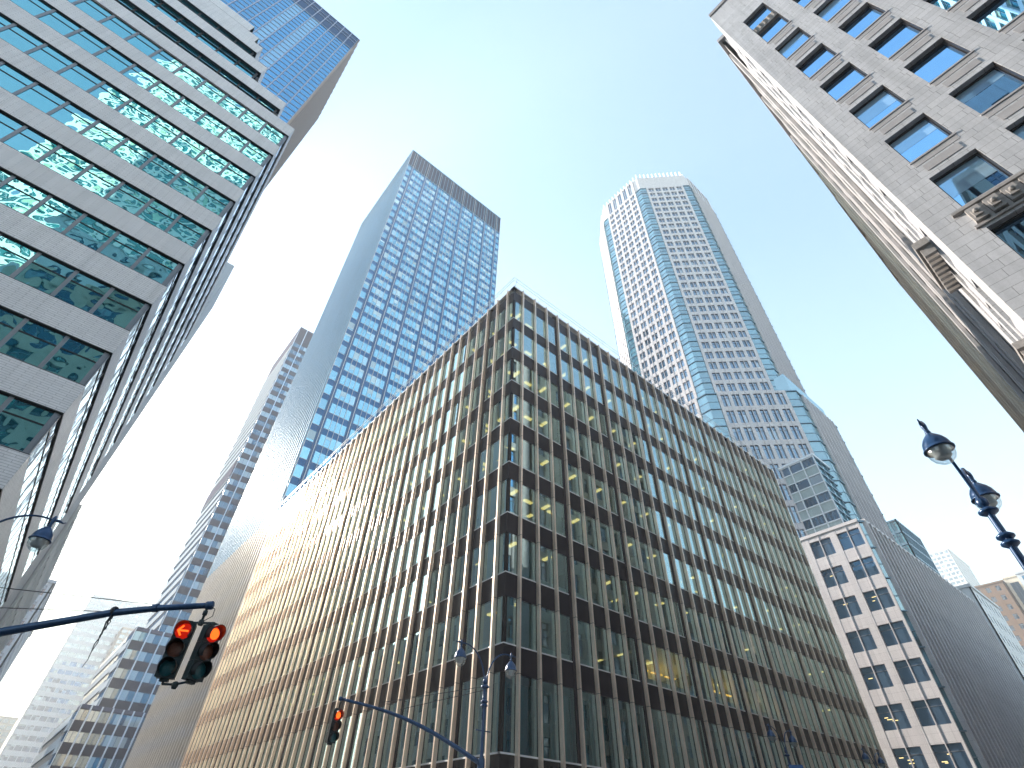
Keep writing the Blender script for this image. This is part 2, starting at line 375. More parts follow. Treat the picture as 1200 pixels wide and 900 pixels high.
# ------------------------------------------------------------------ 1. the low office block with fins (centre)
def office_block():
    B = Bld('office_block', (X0, Y0, 0), 'low dark office block with closely spaced vertical metal fins at the street corner', 'office building')
    FR = Frame((X0, Y0), (67.4, Y0)); FL = Frame((X0, 83.9), (X0, Y0))
    LL = FL.L; ST = 1.558; TOP = 41.1+H
    zs = [7.25+H+3.97*k for k in range(8)]; SPH = 1.42
    finR = [.95+ST*k for k in range(31)]; finL = [LL-.75-ST*k for k in range(39)]
    # fins
    for F, lst in ((FR, finR), (FL, finL)):
        for u in lst:
            mb = MB(); mb.box(F, u-.06, u+.06, .055, .31, 2.6, TOP, 0)
            for z in zs: mb.box(F, u-.0615, u+.0615, .0535, .3115, z-.012, z+.012, 1)     # joints
            B.part('fin', mb, [M['fin'], M['frame_dark']])
    # corner post and piers
    mb = MB(); mb.wbox(X0+.02, X0+.12, Y0+.02, Y0+.12, .14, TOP-.2); B.part('corner_post', mb, M['frame_dark'])
    for F, lst, s in ((FR, finR, 3), (FL, finL, 2)):
        for u in lst[s::4]:
            mb = MB(); mb.box(F, u-.30, u+.30, -.3, .055, .14, TOP-.15); B.part('pier', mb, M['spandrel'])
    # spandrels, one ring per storey
    def ring(mb, z0, z1, n0, n1, m=0):
        mb.box(FR, .03 if n1 <= .05 else -n1, FR.L, n0, n1, z0, z1, m)
        mb.box(FL, 0, LL+n1-.003, n0, n1, z0, z1, m)
    for z in zs+[39.0+H]:
        mb = MB(); ring(mb, z, min(z+SPH, TOP-.02), -.12, .03); B.part('spandrel', mb, M['spandrel'])
    for z in zs:
        mb = MB(); ring(mb, z+SPH-.05, z+SPH+.02, -.05, .045); B.part('sill_trim', mb, M['white_line'])
    mb = MB(); ring(mb, TOP-.14, TOP+.06, -.4, .12); B.part('coping', mb, M['white_line'])
    # base
    mb = MB(); ring(mb, 2.5+H, 3.71+H, -.2, .05); B.part('fascia', mb, M['dark_base'])
    mb = MB(); ring(mb, 3.69+H, 3.77+H, -.1, .07); B.part('sill_trim', mb, M['white_line'])
    mb = MB(); ring(mb, .14, 2.5+H, -.3, -.25); B.part('lobby_glass', mb, M['glass_dark'])
    # rooms: slabs, ceilings, core
    for z in zs+[39.0+H]:
        mb = MB(); mb.wbox(X0+.15, 67.2, Y0+.15, 31.5, z+.15, z+.95); mb.wbox(X0+.15, 26.8, 31.503, 83.7, z+.15, z+.95)
        B.part('floor_slab', mb, M['ceiling'])
    mb = MB(); mb.wbox(X0+.15, 67.2, Y0+.15, 31.5, 3.0+H, 3.6+H); mb.wbox(X0+.15, 26.8, 31.503, 83.7, 3.0+H, 3.6+H); B.part('floor_slab', mb, M['interior'])
    mb = MB(); mb.wbox(26.8, 67.25, 31.5, 83.8, .14, TOP-.4)
    for z in [3.7+H]+[q+SPH for q in zs]:
        for i in range(6):
            x = 27.5+i*6.5+random.uniform(-2, 2)
            mb.wbox(x, x+.15, Y0+1.2, 31.5, z-.3, z+2.6)
        for i in range(8):
            y = 32+i*6.4+random.uniform(-2, 2)
            mb.wbox(X0+1.2, 26.8, y, y+.15, z-.3, z+2.6)
    mb.wbox(67.2, 67.4, Y0+.1, 83.8, .14, TOP-.2); mb.wbox(X0+.3, 67.2, 83.6, 83.8, .14, TOP-.2)
    B.part('core_wall', mb, M['interior'])
    mb = MB(); mb.wbox(X0+.3, 67.3, Y0+.3, 83.85, TOP-.5, TOP-.3); B.part('roof', mb, M['roofing'])
    mb = MB()
    for z in zs: ring(mb, z+SPH, z+SPH+.38, -.55, -.2)
    B.part('air_unit', mb, M['sill'])
    # windows
    def bays(lst, L, first):
        e = sorted(lst); out = []
        for a, b in zip(e[:-1], e[1:]): out.append((a+.05, b-.05))
        if first == 'R': out.append((.13, e[0]-.05))
        else: out.append((e[-1]+.05, L-.13)); 
        return out
    win = []; bl = []; lt = []
    floors = [(3.75+H, zs[0])]+[(zs[k]+SPH, zs[k+1] if k < 7 else 39.0+H) for k in range(8)]
    for F, lst, tagf in ((FR, finR, 'R'), (FL, finL, 'L')):
        for fi, (z0, z1) in enumerate(floors):
            for (a, b) in bays(lst, F.L, tagf):
                c = F.p((a+b)/2, 0, (z0+z1)/2)
                win.append(((b-a)*(z1-z0), c, (F, a, b, z0, z1)))
                rr = random.random()
                if fi == 0:
                    if rr < .75: bl.append((1, c, (F, a+.05, b-.05, z0+.02, z1-.35, 1)))
                elif rr < .42:
                    dz = random.choice((.6, 1.0, 1.0, 1.6, 2.45)); bl.append((1, c, (F, a+.03, b-.03, z1-dz, z1, 0)))
                elif rr < .60:
                    k = random.uniform(.15, .5); s = random.random() < .5
                    bl.append((1, c, (F, a+.03 if s else b-k, a+k if s else b-.03, z0+.35, z1, 0)))
            if fi == 0: continue
            n = int(F.L/1.558/2)
            for row, dep in ((0, 1.3), (1, 3.2), (2, 5.6)):
                for i in range(n):
                    u = 1.6+i*3.116
                    if tagf == 'L': u = F.L-u
                    if (u > F.L-8 and tagf == 'R') or (u < 8 and tagf == 'L'): pass
                    q = .74 if fi >= 4 else .5
                    if random.random() > q*(1 if row < 2 else .6): continue
                    c = F.p(u, -dep, z1+.1)
                    lt.append((1, c, (F, u-.13, u+.13, -dep-.38, -dep+.38, z1+.06, z1+.148)))
    def mk_win(mb, F, a, b, z0, z1):
        mb.pane(F, a, b, .018, z0, z1, 0)
        mb.box(F, a, a+.035, -.03, .03, z0, z1, 1); mb.box(F, b-.035, b, -.03, .03, z0, z1, 1)
    def mk_bl(mb, F, a, b, z0, z1, k):
        if k:
            n = 5; wd = (b-a)/n
            for i in range(n): mb.box(F, a+i*wd, a+(i+1)*wd-.03, -.35-.06*(i % 2), -.32-.06*(i % 2), z0, z1, 1)
        else: mb.box(F, a, b, -.16, -.14, z0, z1, 0)
    def mk_lt(mb, F, *a): mb.box(F, *a)
    B.many('window', win, mk_win, [M['glass_wing'], M['frame_dark']])
    B.many('blind', bl, mk_bl, [M['blind'], M['curtain']])
    B.many('ceiling_light', lt, mk_lt, M['light_warm'])
    # golden lit rooms on the avenue side: glowing panels stand in for their light
    mb = MB()
    for u0, u1 in ((15.5, 21), (23.5, 28)):
        mb.box(FR, u0, u1, -5.6, -5.5, zs[0]+SPH+.2, zs[0]+SPH+2.2)
        for i in range(3): mb.box(FR, u0+.3+i*1.7, u0+1.5+i*1.7, -3.4, -3.2, zs[1]-.5, zs[1]-.42)
    B.part('glowing_room_panel', mb, M['light_gold'])
    # roof rail
    mb = MB()
    for zz in (TOP+.5, TOP+.95):
        mb.tube([(67.3, Y0-.35, zz), (X0-.35, Y0-.35, zz), (X0-.35, 83.8, zz)], .03, 6)
    for F in (FR, FL):
        k = 0
        while k*3.1 < F.L: mb.tube([F.p(k*3.1, .05, TOP), F.p(k*3.1, .35, TOP+.5), F.p(k*3.1, .35, TOP+.96)], .024, 6); k += 1
    B.part('roof_rail', mb, M['white_line'])
office_block()

# ------------------------------------------------------------------ 2. the blue glass tower behind it
def blue_tower():
    B = Bld('glass_tower', (X0, 84, 0), 'tall blue glass office tower with dark louvred crown, rising behind the low finned block', 'tower')
    X1, Y1, TOP = 59.8, 121.5, 186.0+H; CR = 175.0+H
    FF = Frame((X0, 84), (X1, 84)); FS = Frame((X0, Y1), (X0, 84))
    mb = MB(); mb.wbox(X0, X1, 84, Y1, 0, TOP-.5); B.part('body', mb, M['spandrel_blue'])
    P = 5.27; cols = [2.05+P*k for k in range(8)]
    for u in cols:
        mb = MB(); mb.box(FF, u-.45, u+.45, 0, .16, 40, CR); B.part('pier', mb, M['pier_blue'])
        mb = MB(); mb.box(FF, u-.05, u+.05, .163, .36, 40, TOP); B.part('mullion', mb, M['white_line'])
    edges = [(.12, cols[0]-.45)]+[(cols[i]+.45, cols[i+1]-.45) for i in range(7)]+[(cols[-1]+.45, FF.L-.12)]
    for a, b in edges:
        n = max(1, round((b-a)/1.1))
        for i in range(1, n):
            u = a+(b-a)*i/n
            mb = MB(); mb.box(FF, u-.035, u+.035, .03, .17, 40, CR); B.part('mullion', mb, M['white_line'])
    for u in (0.02, FF.L-.1):
        mb = MB(); mb.box(FF, u, u+.09, .0, .25, 40, TOP); B.part('mullion', mb, M['white_line'])
    win = []
    FP = 3.97; nf = 33
    for f in range(nf):
        z0 = CR-1.0-FP*(f+1)+1.35+.2; z1 = z0+2.42
        for a, b in edges:
            win.append(((b-a)*2.4, FF.p((a+b)/2, 0, (z0+z1)/2), (a, b, z0, z1)))
    def mk(mb, a, b, z0, z1):
        n = max(1, round((b-a)/1.1)); wd = (b-a)/n
        for i in range(n):
            mb.pane(FF, a+i*wd+.03, a+(i+1)*wd-.03, .025, z0, z1, 0)
            if random.random() < .3: mb.pane(FF, a+i*wd+.05, a+(i+1)*wd-.05, .029, z1-random.choice((.6, .9, 1.3, 2.0)), z1-.04, 2)
        mb.box(FF, a, b, .0, .07, z0-.07, z0-.001, 1)
    B.many('window', win, mk, [M['glass_tower'], M['white_line'], M['blind_glass']])
    # crown: vertical dark louvres
    mb = MB(); mb.box(FF, .05, FF.L-.05, 0, .05, CR, TOP-.1); mb.box(FS, .05, FS.L-.05, 0, .05, CR, TOP-.1); B.part('crown', mb, M['crown_dark'])
    mb = MB(); n = 31
    for i in range(1, n):
        u = FF.L*i/n; mb.box(FF, u-.06, u+.06, .053, .22, CR, TOP)
    mb.box(FF, 0, FF.L, .0, .2, CR-.25, CR); mb.box(FF, -.1, FF.L, .0, .33, TOP-.3, TOP+.1); mb.box(FS, 0, FS.L, .0, .1, TOP-.3, TOP+.1)
    B.part('crown_louvre', mb, M['fin_tower'])
    # side wall, closely finned
    n = 25
    for i in range(n+1):
        u = min(FS.L-.06, max(.06, FS.L*i/n))
        mb = MB(); mb.box(FS, u-.07, u+.07, .02, .30, 43.0, TOP-.3, 0); mb.box(FS, u-.07, u+.07, .02, .30, 0, 43.0, 1); B.part('fin', mb, [M['fin_tower'], M['fin_warm_lit']])
    rib = []
    z = 6.0
    while z < CR-3:
        rib.append((40, FS.p(20, 0, z), (z, z+2.3))); z += FP
    def mk2(mb, z0, z1):
        for i in range(n): mb.pane(FS, FS.L*i/n+.1, FS.L*(i+1)/n-.1, .03, z0, z1, 1 if z1 < 44 else 0)
    B.many('window_row', rib, mk2, [M['tower_side'], M['tower_side_warm_lit']])
    mb = MB(); mb.wbox(X0+6, X1-6, 90, Y1-6, TOP-.6, TOP-.3); B.part('roof', mb, M['roofing'])
M['tower_side'] = mat_plain('blue_grey_side_glazing', (.08, .19, .29), .5, 0, var=.2, spec=.3)
M['fin_warm_lit'] = mat_plain('steel_fins_warm_light', (.46, .43, .40), .38, .3, var=.14, scale=1.0)  # warm light low on the flank, put into the fin colour
M['tower_side_warm_lit'] = mat_plain('side_glazing_warm_light', (.19, .185, .18), .45, .2, var=.2, spec=.3)  # lower side glazing, with the same warm light put into its colour
M['crown_dark'] = mat_plain('dark_plum_crown_panel', (.035, .038, .075), .5, streak=True, spec=.2)
def blind_glass():
    return mat_glass('glass_with_blind_behind', (.50, .66, .72), (.85, .95, 1), .16, .03, 0, (.4, .4, .4), .003, .6, .02, .4)
M['blind_glass'] = blind_glass()
blue_tower()

# ------------------------------------------------------------------ generic walls
def pier_wall(B, F, z0, z1, ncol, nfl, pier=.9, span=1.4, rec=.3, mats=('granite', 'glass_oct'), win=None, sub=2, rib=False,
              name='wall', ribd=.06, topspan=None, a0=0.0, a1=None, frame='frame_grey', endp=None, base_rows=0, split=.0):
    """a wall of piers and spandrels standing proud of recessed windows; windows go to the list win"""
    a1 = F.L if a1 is None else a1
    L = a1-a0; ep = pier if endp is None else endp
    fh = (z1-z0)/nfl
    mb = MB()
    inner = L-2*ep; cw = (inner+pier)/ncol-pier
    us = [a0+ep+i*(cw+pier) for i in range(ncol)]
    edges = [(a0, a0+ep)]+[(us[i]+cw, us[i+1]) for i in range(ncol-1)]+[(a1-ep, a1)]
    for a, b in edges:
        mb.box(F, a, b, -rec-.05, 0, z0, z1)
        if ribd > .1: mb.box(F, (a+b)/2-.16, (a+b)/2+.16, .003, ribd, z0, z1)
    for f in range(nfl+1):
        lo = z0+f*fh-span*.55; hi = lo+span
        if f == 0: lo = z0
        if f == nfl: hi = z1
        if hi-lo < .05: continue
        for u in us: mb.box(F, u+.001, u+cw-.001, -rec-.05, -.03, lo, hi)
    if rib:
        for u in us: mb.box(F, u+cw/2-.06, u+cw/2+.06, -.03, ribd, z0, z1)
    o = B.part(name, mb, M[mats[0]])
    for f in range(nfl):
        lo = z0+(f*fh-span*.55+span if f else span); hi = z0+(f+1)*fh-span*.55
        if f == 0: lo = z0+span*.45
        for u in us:
            win.append((cw*(hi-lo), F.p(u+cw/2, 0, (lo+hi)/2), (F, u, u+cw, -rec, lo, hi, sub)))
    return us, cw
def mk_window(mb, F, a, b, n, z0, z1, sub, tr=.3):
    wd = (b-a)/sub
    zt = z1-(z1-z0)*tr
    for i in range(sub):
        mb.pane(F, a+i*wd+.02, a+(i+1)*wd-.02, n, z0, zt-.03, 0)
        if tr: mb.pane(F, a+i*wd+.02, a+(i+1)*wd-.02, n+.001, zt+.03, z1, 0)
        if i: mb.box(F, a+i*wd-.05, a+i*wd+.05, n-.05, n+.06, z0, z1, 1)
    if tr: mb.box(F, a, b, n-.05, n+.05, zt-.04, zt+.04, 1)
def corner_strip(B, pts, z0, z1, fh, mat='glass_strip', name='corner_glazing'):
    mb = MB()
    for i, (p, q) in enumerate(zip(pts[:-1], pts[1:])):
        F = Frame(p, q); k = 0; z = z0
        while z < z1-.1:
            zt = min(z+fh, z1)
            mb.pane(F, .02, F.L-.02, -.25, z, z+fh*.45, 0); mb.pane(F, .02, F.L-.02, -.251, z+fh*.45, zt, 0)
            mb.box(F, 0, F.L, -.3, -.06, z-.09, z+.09, 1); mb.box(F, 0, F.L, -.3, -.18, z+fh*.45-.05, z+fh*.45+.05, 1)
            z += fh
        mb.box(F, 0, F.L, -.3, -.02, z1-.3, z1, 1)
    return B.part(name, mb, [M[mat], M['strip_frame']])
M['white_grid'] = mat_plain('white_grid_cladding', (.82, .83, .80), .5, var=.06)
M['glass_rear'] = mat_glass('green_rear_glass', (.012, .10, .10), (.4, .8, .8), .12, .05, .2, (.55, .60, .40), .003, .5, .03)
M['strip_frame'] = mat_plain('blue_grey_strip_frame', (.20, .30, .38), .4, .4, streak=False)

# ------------------------------------------------------------------ 3. the octagonal tower
def octagon_tower():
    B = Bld('octagonal_tower', (114, 49, 0), 'very tall pale granite octagonal tower with glazed corners and a ribbed white glass crown', 'tower')
    CX, CY = 114, 49; win = []
    def octa(hw):
        c = hw*math.tan(R(22.5))
        return [(CX+hw, CY-c), (CX+c, CY-hw), (CX-c, CY-hw), (CX-hw, CY-c), (CX-hw, CY+c), (CX-c, CY+hw), (CX+c, CY+hw), (CX+hw, CY+c)]
    def prism(hw, z0, z1, name, mat):
        v = octa(hw); mb = MB()
        for i in range(8):
            a = v[i]; b = v[(i+1) % 8]
            mb.quad([(a[0], a[1], z0), (b[0], b[1], z0), (b[0], b[1], z1), (a[0], a[1], z1)])
        mb.quad([(p[0], p[1], z1) for p in v]); B.part(name, mb, M[mat], normals=True)
    def level(hw, z0, z1, fh, cols, gl, faces=(1, 2, 3, 4), rib=True, top_rows=True):
        v = octa(hw)
        # walls run with the outside on the right: reversed order
        for i in faces:
            p0 = Vector(v[(i+1) % 8]); p1 = Vector(v[i]); d = (p1-p0).normalized()
            F = Frame(p0+d*gl, p1-d*gl)
            nf = max(1, round((z1-z0)/fh))
            pier_wall(B, F, z0, z1, cols, nf, .72, 1.25, .30, ('granite', 'glass_oct'), win, 2, rib, ribd=.22 if i == 1 else .06)
        for i in range(8):
            pm = Vector(v[i-1]); p = Vector(v[i]); pn = Vector(v[(i+1) % 8])
            if i in (1, 2, 3, 4, 5):
                corner_strip(B, [p+(pn-p).normalized()*gl, p, p+(pm-p).normalized()*gl], z0, z1, (z1-z0)/max(1, round((z1-z0)/fh)))
    # upper shaft
    prism(21.6, 40, 196+H, 'core', 'granite_plain')
    level(22, 82+H, 187+H, 3.75, 5, 2.3)
    # top storey with tall windows, crown of white ribs
    v = octa(22)
    for i in (1, 3, 4):
        p0 = Vector(v[(i+1) % 8]); p1 = Vector(v[i]); d = (p1-p0).normalized(); F = Frame(p0+d*2.3, p1-d*2.3)
        pier_wall(B, F, 187+H, 196.5+H, 5, 1, .95, 1.6, .3, ('granite', 'glass_oct'), win, 2, True)
    crown = MB(); v2 = octa(20.4)
    for i in range(8):
        p0 = Vector(v2[(i+1) % 8]); p1 = Vector(v2[i]); F = Frame(p0, p1); n = 11
        top = 199.5+H
        crown.box(F, 0, F.L, -.2, -.1, 187+H, top-2.5, 1)
        for k in range(n+1):
            u = F.L*k/n; crown.box(F, u-.17, u+.17, -.05, .45, 187+H, top+1.4)
        for z in (187.2, 191.5, 196.8): crown.box(F, 0, F.L, -.08, .12, z+H, z+H+.3)
    B.part('crown', crown, [M['white_crown'], M['crown_glass']])
    # lower shaft, a step wider
    prism(24.1, 0, 80+H, 'core', 'granite_plain')
    level(24.5, 0, 80+H, 4.7, 6, 2.5)
    # shoulder block between the two shafts
    mb = MB(); mb.wbox(104, 124, 25.6, 30, 80+H, 86+H); B.part('shoulder', mb, M['glass_strip'])
    # glazed box on the podium
    bx = [(96.5, 50), (96.5, 25.2), (108, 25.2)]
    mb = MB(); mb.wbox(97, 108, 25.7, 50, 39+H, 58.4+H); B.part('box_core', mb, M['grey_band'])
    F = Frame(bx[0], bx[1]); mb = MB()
    for k in range(11):
        z = 43.3+H+(k-2)*1.9
        if z < 58.6+H: mb.box(F, 0, F.L, -.2, 0, z, z+.22)
    for k in range(11): mb.box(F, F.L-k*2.45-.2, F.L-k*2.45, -.2, .1, 39.5+H, 58.8+H)
    B.part('glazing_grid', mb, M['white_line'])
    for j in range(8):
        pp = MB()
        for k in range(10):
            u1 = F.L-k*2.45-.2; z = 43.52+H+j*1.9
            if z+1.6 > 59+H: continue
            if j % 2: win.append((4, F.p(u1-1, 0, z+.8), (F, u1-2.25, u1, -.15, z, z+1.68, 1, 0)))
            elif k == 0: pp.box(F, u1-22, u1, -.2, -.12, z, z+1.68)
        if pp.v: B.part('spandrel_panel', pp, M['pale_panel'])
    F2 = Frame(bx[1], bx[2]); mb = MB()
    for k in range(5): mb.box(F2, k*2.6, k*2.6+.12, -.2, .05, 43.2+H, 58.8+H)
    for k in range(9): mb.box(F2, 0, F2.L, -.2, .02, 43.3+H+k*1.9, 43.55+H+k*1.9)
    mb.box(F2, 0, F2.L, -.25, -.22, 43.2+H, 58.7+H, 1)
    B.part('glazing_grid', mb, [M['strip_frame'], M['glass_strip']])
    mb = MB(); mb.wbox(96.4, 108, 25.1, 50, 58.7+H, 59.2+H); B.part('box_roof', mb, M['white_line'])
    # podium
    PX, PY, PT = 88.7, 20.57, 40.5+H
    mb = MB(); mb.wbox(PX+.7, 140, PY+.7, 70, 0, PT-.4); mb.wbox(PX+1.4, 139.8, PY+1.4, 69, PT-.4, PT-.1); B.part('podium_core', mb, M['granite_plain'])
    Fp = Frame((PX, 70), (PX, PY+.7)); L = Fp.L
    nf = 9; fh = PT/nf
    us, cw = pier_wall(B, Fp, .2, PT, 11, nf, 1.1, 1.9, .35, ('granite', 'glass_dark'), win, 2, True, endp=.35)
    corner_strip(B, [(PX, PY+.7), (PX+.7, PY)], .2, PT, fh)
    Fq = Frame((PX+.7, PY), (140.2, PY))
    pier_wall(B, Fq, .2, PT, 27, nf, .7, 1.7, .3, ('granite', 'glass_dark'), win, 1, False, endp=.4, ribd=.28)
    mb = MB(); mb.box(Fq, .1, Fq.L, -.7, .15, PT-.25, PT+.25); mb.box(Fp, 0, Fp.L, -.7, .15, PT-.25, PT+.25); B.part('cornice', mb, M['granite_plain'])
    F3 = Frame((140.2, PY), (140.2, 70)); mb = MB(); mb.box(F3, 0.01, F3.L, -.7, 0, .2, PT); B.part('wall', mb, M['granite'])
    # strip lights seen in the podium rooms
    lt = MB()
    for f in range(2, nf):
        for k, u in enumerate(us[-3:]):
            if random.random() < .3: continue
            for j in range(random.choice((1, 2, 3))):
                z = .2+(f+1)*fh-2.0*.55-random.uniform(.9, 1.9); w0 = random.uniform(.2, 1.4)
                lt.box(Fp, u+w0, u+w0+random.uniform(.35, .7), -.345, -.33, z, z+.09)
    B.part('strip_light', lt, M['light_cool'])
    def mk(mb, F, a, b, n, z0, z1, sub, tr=.28): mk_window(mb, F, a, b, n, z0, z1, sub, tr)
    B.many('window', win, mk, [M['glass_oct'], M['frame_grey']])
M['granite_plain'] = mat_plain('pale_granite', (.63, .60, .61), .55, var=.1)
M['pale_panel'] = mat_plain('pale_green_grey_panel', (.40, .47, .47), .3, var=.2)
M['white_crown'] = mat_plain('white_crown_ribs', (.78, .79, .78), .5, streak=False, var=.04)
M['crown_glass'] = mat_glass('crown_glass', (.08, .24, .27), (.6, .9, .95), .2, .1, 0, (.4, .4, .4), .003, .5, .02, .2)
octagon_tower()

# ------------------------------------------------------------------ 4. the white-brick office building on the left
def white_brick_building():
    B = Bld('white_brick_building', (XL, Y0, 0), 'white brick office building with teal ribbon windows and stepped top storeys', 'office building')
    FH, BH = 3.43, 1.42; D = 51.0; W = 40.0
    def storey(x, y, zb, zt, bays=1.45, full=True, ydeep=D):
        """band from zb to zb+BH and the ribbon window above it up to zt"""
        FF = Frame((x-W, y), (x, y)); FS = Frame((x, y), (x, ydeep))
        mb = MB(); mb.box(FF, 0, FF.L, -.5, 0, zb, zb+BH); mb.box(FS, .002, FS.L, -.5, 0, zb, zb+BH)
        mb.box(FF, .05, FF.L-.012, -.45, -.012, zb-.05, zb, 1); mb.box(FF, .05, FF.L-.012, -.45, -.012, zb+BH, zb+BH+.04, 1)
        mb.box(FS, .013, FS.L-.05, -.45, -.012, zb-.05, zb, 1); mb.box(FS, .013, FS.L-.05, -.45, -.012, zb+BH, zb+BH+.04, 1)
        B.part('brick_band', mb, [M['white_brick'], M['frame_dark']])
        z0 = zb+BH+.04; z1 = zt-.05
        if z1-z0 < .5: return
        wb = MB()
        for F, e in ((FF, 1), (FS, 0)):
            n = int(F.L/bays); 
            zt2 = z0+(z1-z0)*.66
            for i in range(n):
                a = F.L-(i+1)*bays if e else i*bays
                a += -.2 if e else .2
                if a < 0: continue
                d = -.12 if e else -.07
                wb.pane(F, a+.05, a+bays-.05, d, z0+.03, zt2-.03, 1-e); wb.pane(F, a+.05, a+bays-.05, d-.001, zt2+.03, z1-.04, 1-e)
        w = B.part('ribbon_window', wb, [M['glass_left'], M['glass_side']])
        fb = MB()
        for F, e in ((FF, 1), (FS, 0)):
            n = int(F.L/bays)
            for i in range(n+1):
                a = F.L-i*bays-.2 if e else i*bays+.2
                if a < 0 or a > F.L: continue
                fb.box(F, a-.075, a+.075, -.3, -.085 if e else -.06, z0, z1, 0)
            zt2 = z0+(z1-z0)*.66
            fb.box(F, 0 if e else .23, F.L-.23 if e else F.L, -.3, -.095 if e else -.05, zt2-.028, zt2+.028, 1)
            fb.box(F, 0 if e else .23, F.L-.23 if e else F.L, -.3, -.10 if e else -.06, z1-.05, z1, 1)
            fb.box(F, 0 if e else .23, F.L-.23 if e else F.L, -.3, -.10 if e else -.06, z0, z0+.06, 0)
        B.part('window_frame', fb, [M['frame_grey'], M['frame_dark']], parent=None)
    zb = [12.42+H+FH*j for j in range(-3, 9)]
    for i, z in enumerate(zb[:-1]): storey(XL, Y0, z, zb[i+1])
    # roof edge band of the main block and stepped storeys above
    FFm = Frame((XL-W, Y0), (XL, Y0)); FSm = Frame((XL, Y0), (XL, D)); mb = MB()
    for F, o in ((FFm, 0), (FSm, .002)): mb.box(F, o, F.L, -.5, 0, zb[-1], zb[-1]+BH)
    B.part('brick_band', mb, M['white_brick'])
    steps = [(-5.36, 23.75), (-8.08, 23.95), (-9.53, 24.4), (-10.75, 25.5), (-12.07, 26.4)]
    zc = zb[-1]+BH
    for x, y in steps:
        FF = Frame((x-W, y), (x, y)); FS = Frame((x, y), (x, D))
        wb = MB(); fb = MB()
        for F, e in ((FF, 1), (FS, 0)):
            n = int(F.L/1.45)
            for i in range(n):
                a = F.L-(i+1)*1.45-.2 if e else i*1.45+.2
                if a < 0: continue
                wb.pane(F, a+.05, a+1.40, -.22, zc+.03, zc+1.95, 0); fb.box(F, a-.06, a+.06, -.3, -.17, zc, zc+2.0)
            fb.box(F, 0 if e else .25, F.L-.25 if e else F.L, -.3, -.13, zc+1.3, zc+1.36)
        B.part('ribbon_window', wb, M['glass_left']); B.part('window_frame', fb, M['frame_dark'])
        mb = MB(); mb.box(FF, 0, FF.L, -.5, 0, zc+2.0, zc+3.43); mb.box(FS, .002, FS.L, -.5, 0, zc+2.0, zc+3.43)
        mb.box(FF, .05, FF.L-.012, -.45, -.012, zc+1.95, zc+2.0, 1)
        B.part('brick_band', mb, [M['white_brick'], M['frame_dark']])
        mb = MB(); mb.wbox(x-W, x-.6, y+.6, D-.1, zc-.2, zc+3.2); B.part('core', mb, M['dark_base'])
        zc += 3.43
    mb = MB(); mb.wbox(XL-W, XL-.6, Y0+.6, D-.1, 0, zb[-1]+BH-.2); B.part('core', mb, M['dark_base'])
    mb = MB(); mb.wbox(XL-W, XL-.02, Y0+.02, D, .14, zb[0]); B.part('base', mb, M['stone_plain'])
    F = Frame((XL, D), (XL-W, D)); mb = MB(); mb.box(F, .6, F.L, -.4, 0, .2, zb[-1]+BH-.3); B.part('end_wall', mb, M['white_brick'])
    # room lights seen through the lowest ribbons
    mb = MB(); FF = Frame((XL-W, Y0), (XL, Y0))
    for u, z in ((W-2.6, zb[0]+2.9), (W-8.3, zb[3]+2.3), (W-10.6, zb[3]+2.5)):
        mb.box(FF, u, u+.32, -.119, -.11, z-.35, z+.2)
    B.part('room_light', mb, M['light_cool'])
white_brick_building()

# ------------------------------------------------------------------ 5. tall glass tower behind it
def left_tower():
    x1, y0, y1, top = -10.0, 53.8, 78.5, 152+H; W = 44.0
    B = Bld('gridded_glass_tower', (x1, y0, 0), 'blue gridded glass tower with brown side wall behind the white brick building', 'tower')
    FF = Frame((x1-W, y0), (x1, y0)); FS = Frame((x1, y0), (x1, y1))
    mb = MB(); mb.wbox(x1-W, x1-.1, y0+.1, y1, 0, top-.3); B.part('body', mb, M['grey_band'])
    cr = top-9
    PW, PH = 2.0, 1.95
    rows = []; z = 30.0; r = []
    while z < cr-.5:
        r.append((60, FF.p(FF.L-10, 0, z), (z, min(z+PH, cr)))); z += PH
    def mk(mb, z0, z1):
        n = int(FF.L/PW)
        for i in range(n): mb.pane(FF, FF.L-(i+1)*PW+.06, FF.L-i*PW-.06, -.03, z0+.06, z1-.06)
    B.many('glass_row', r, mk, M['glass_blue'], 70)
    for i in range(int(FF.L/PW)+1):
        mb = MB(); u = FF.L-i*PW; mb.box(FF, u-.09, u+.09 if i else u, -.05, .10, 30, top); B.part('mullion', mb, M['grid_metal'])
    mb = MB()
    for k in range(len(r)): mb.box(FF, 0, FF.L, -.05, .05, 30+k*PH-.08, 30+k*PH+.08)
    B.part('transom', mb, M['grid_metal'])
    mb = MB(); mb.box(FF, 0, FF.L, -.08, -.02, cr, top-.1); B.part('crown', mb, M['crown_panel'])
    mb = MB(); mb.box(FF, 0, FF.L, -.05, .12, cr-.1, cr+.15)
    for z in (cr+4.6, cr+6.4, top-.2): mb.box(FF, 0, FF.L, -.05, .09, z-.09, z+.09)
    B.part('transom', mb, M['grid_metal'])
    # side: brown piers with window slots
    mb = MB(); n = 14
    for i in range(n+1):
        u = FS.L*i/n; mb.box(FS, max(0, u-.38), min(FS.L, u+.38), -.1, .3, 0, top)
    mb.box(FS, 0, FS.L, -.1, .12, top-8, top-.01)
    B.part('side_pier', mb, M['brown_clad'])
    mb = MB(); mb.box(FS, .05, FS.L-.05, -.05, .02, 0, top-.2); B.part('side_window', mb, M['glass_far'])
M['grid_metal'] = mat_plain('lilac_grid_metal', (.42, .42, .50), .4, .4, streak=False, var=.05)
M['crown_panel'] = mat_glass('dark_crown_glass', (.03, .04, .07), (.45, .55, .7), .14, .1, 0, (.3, .3, .3), .003, .4, .02)
left_tower()

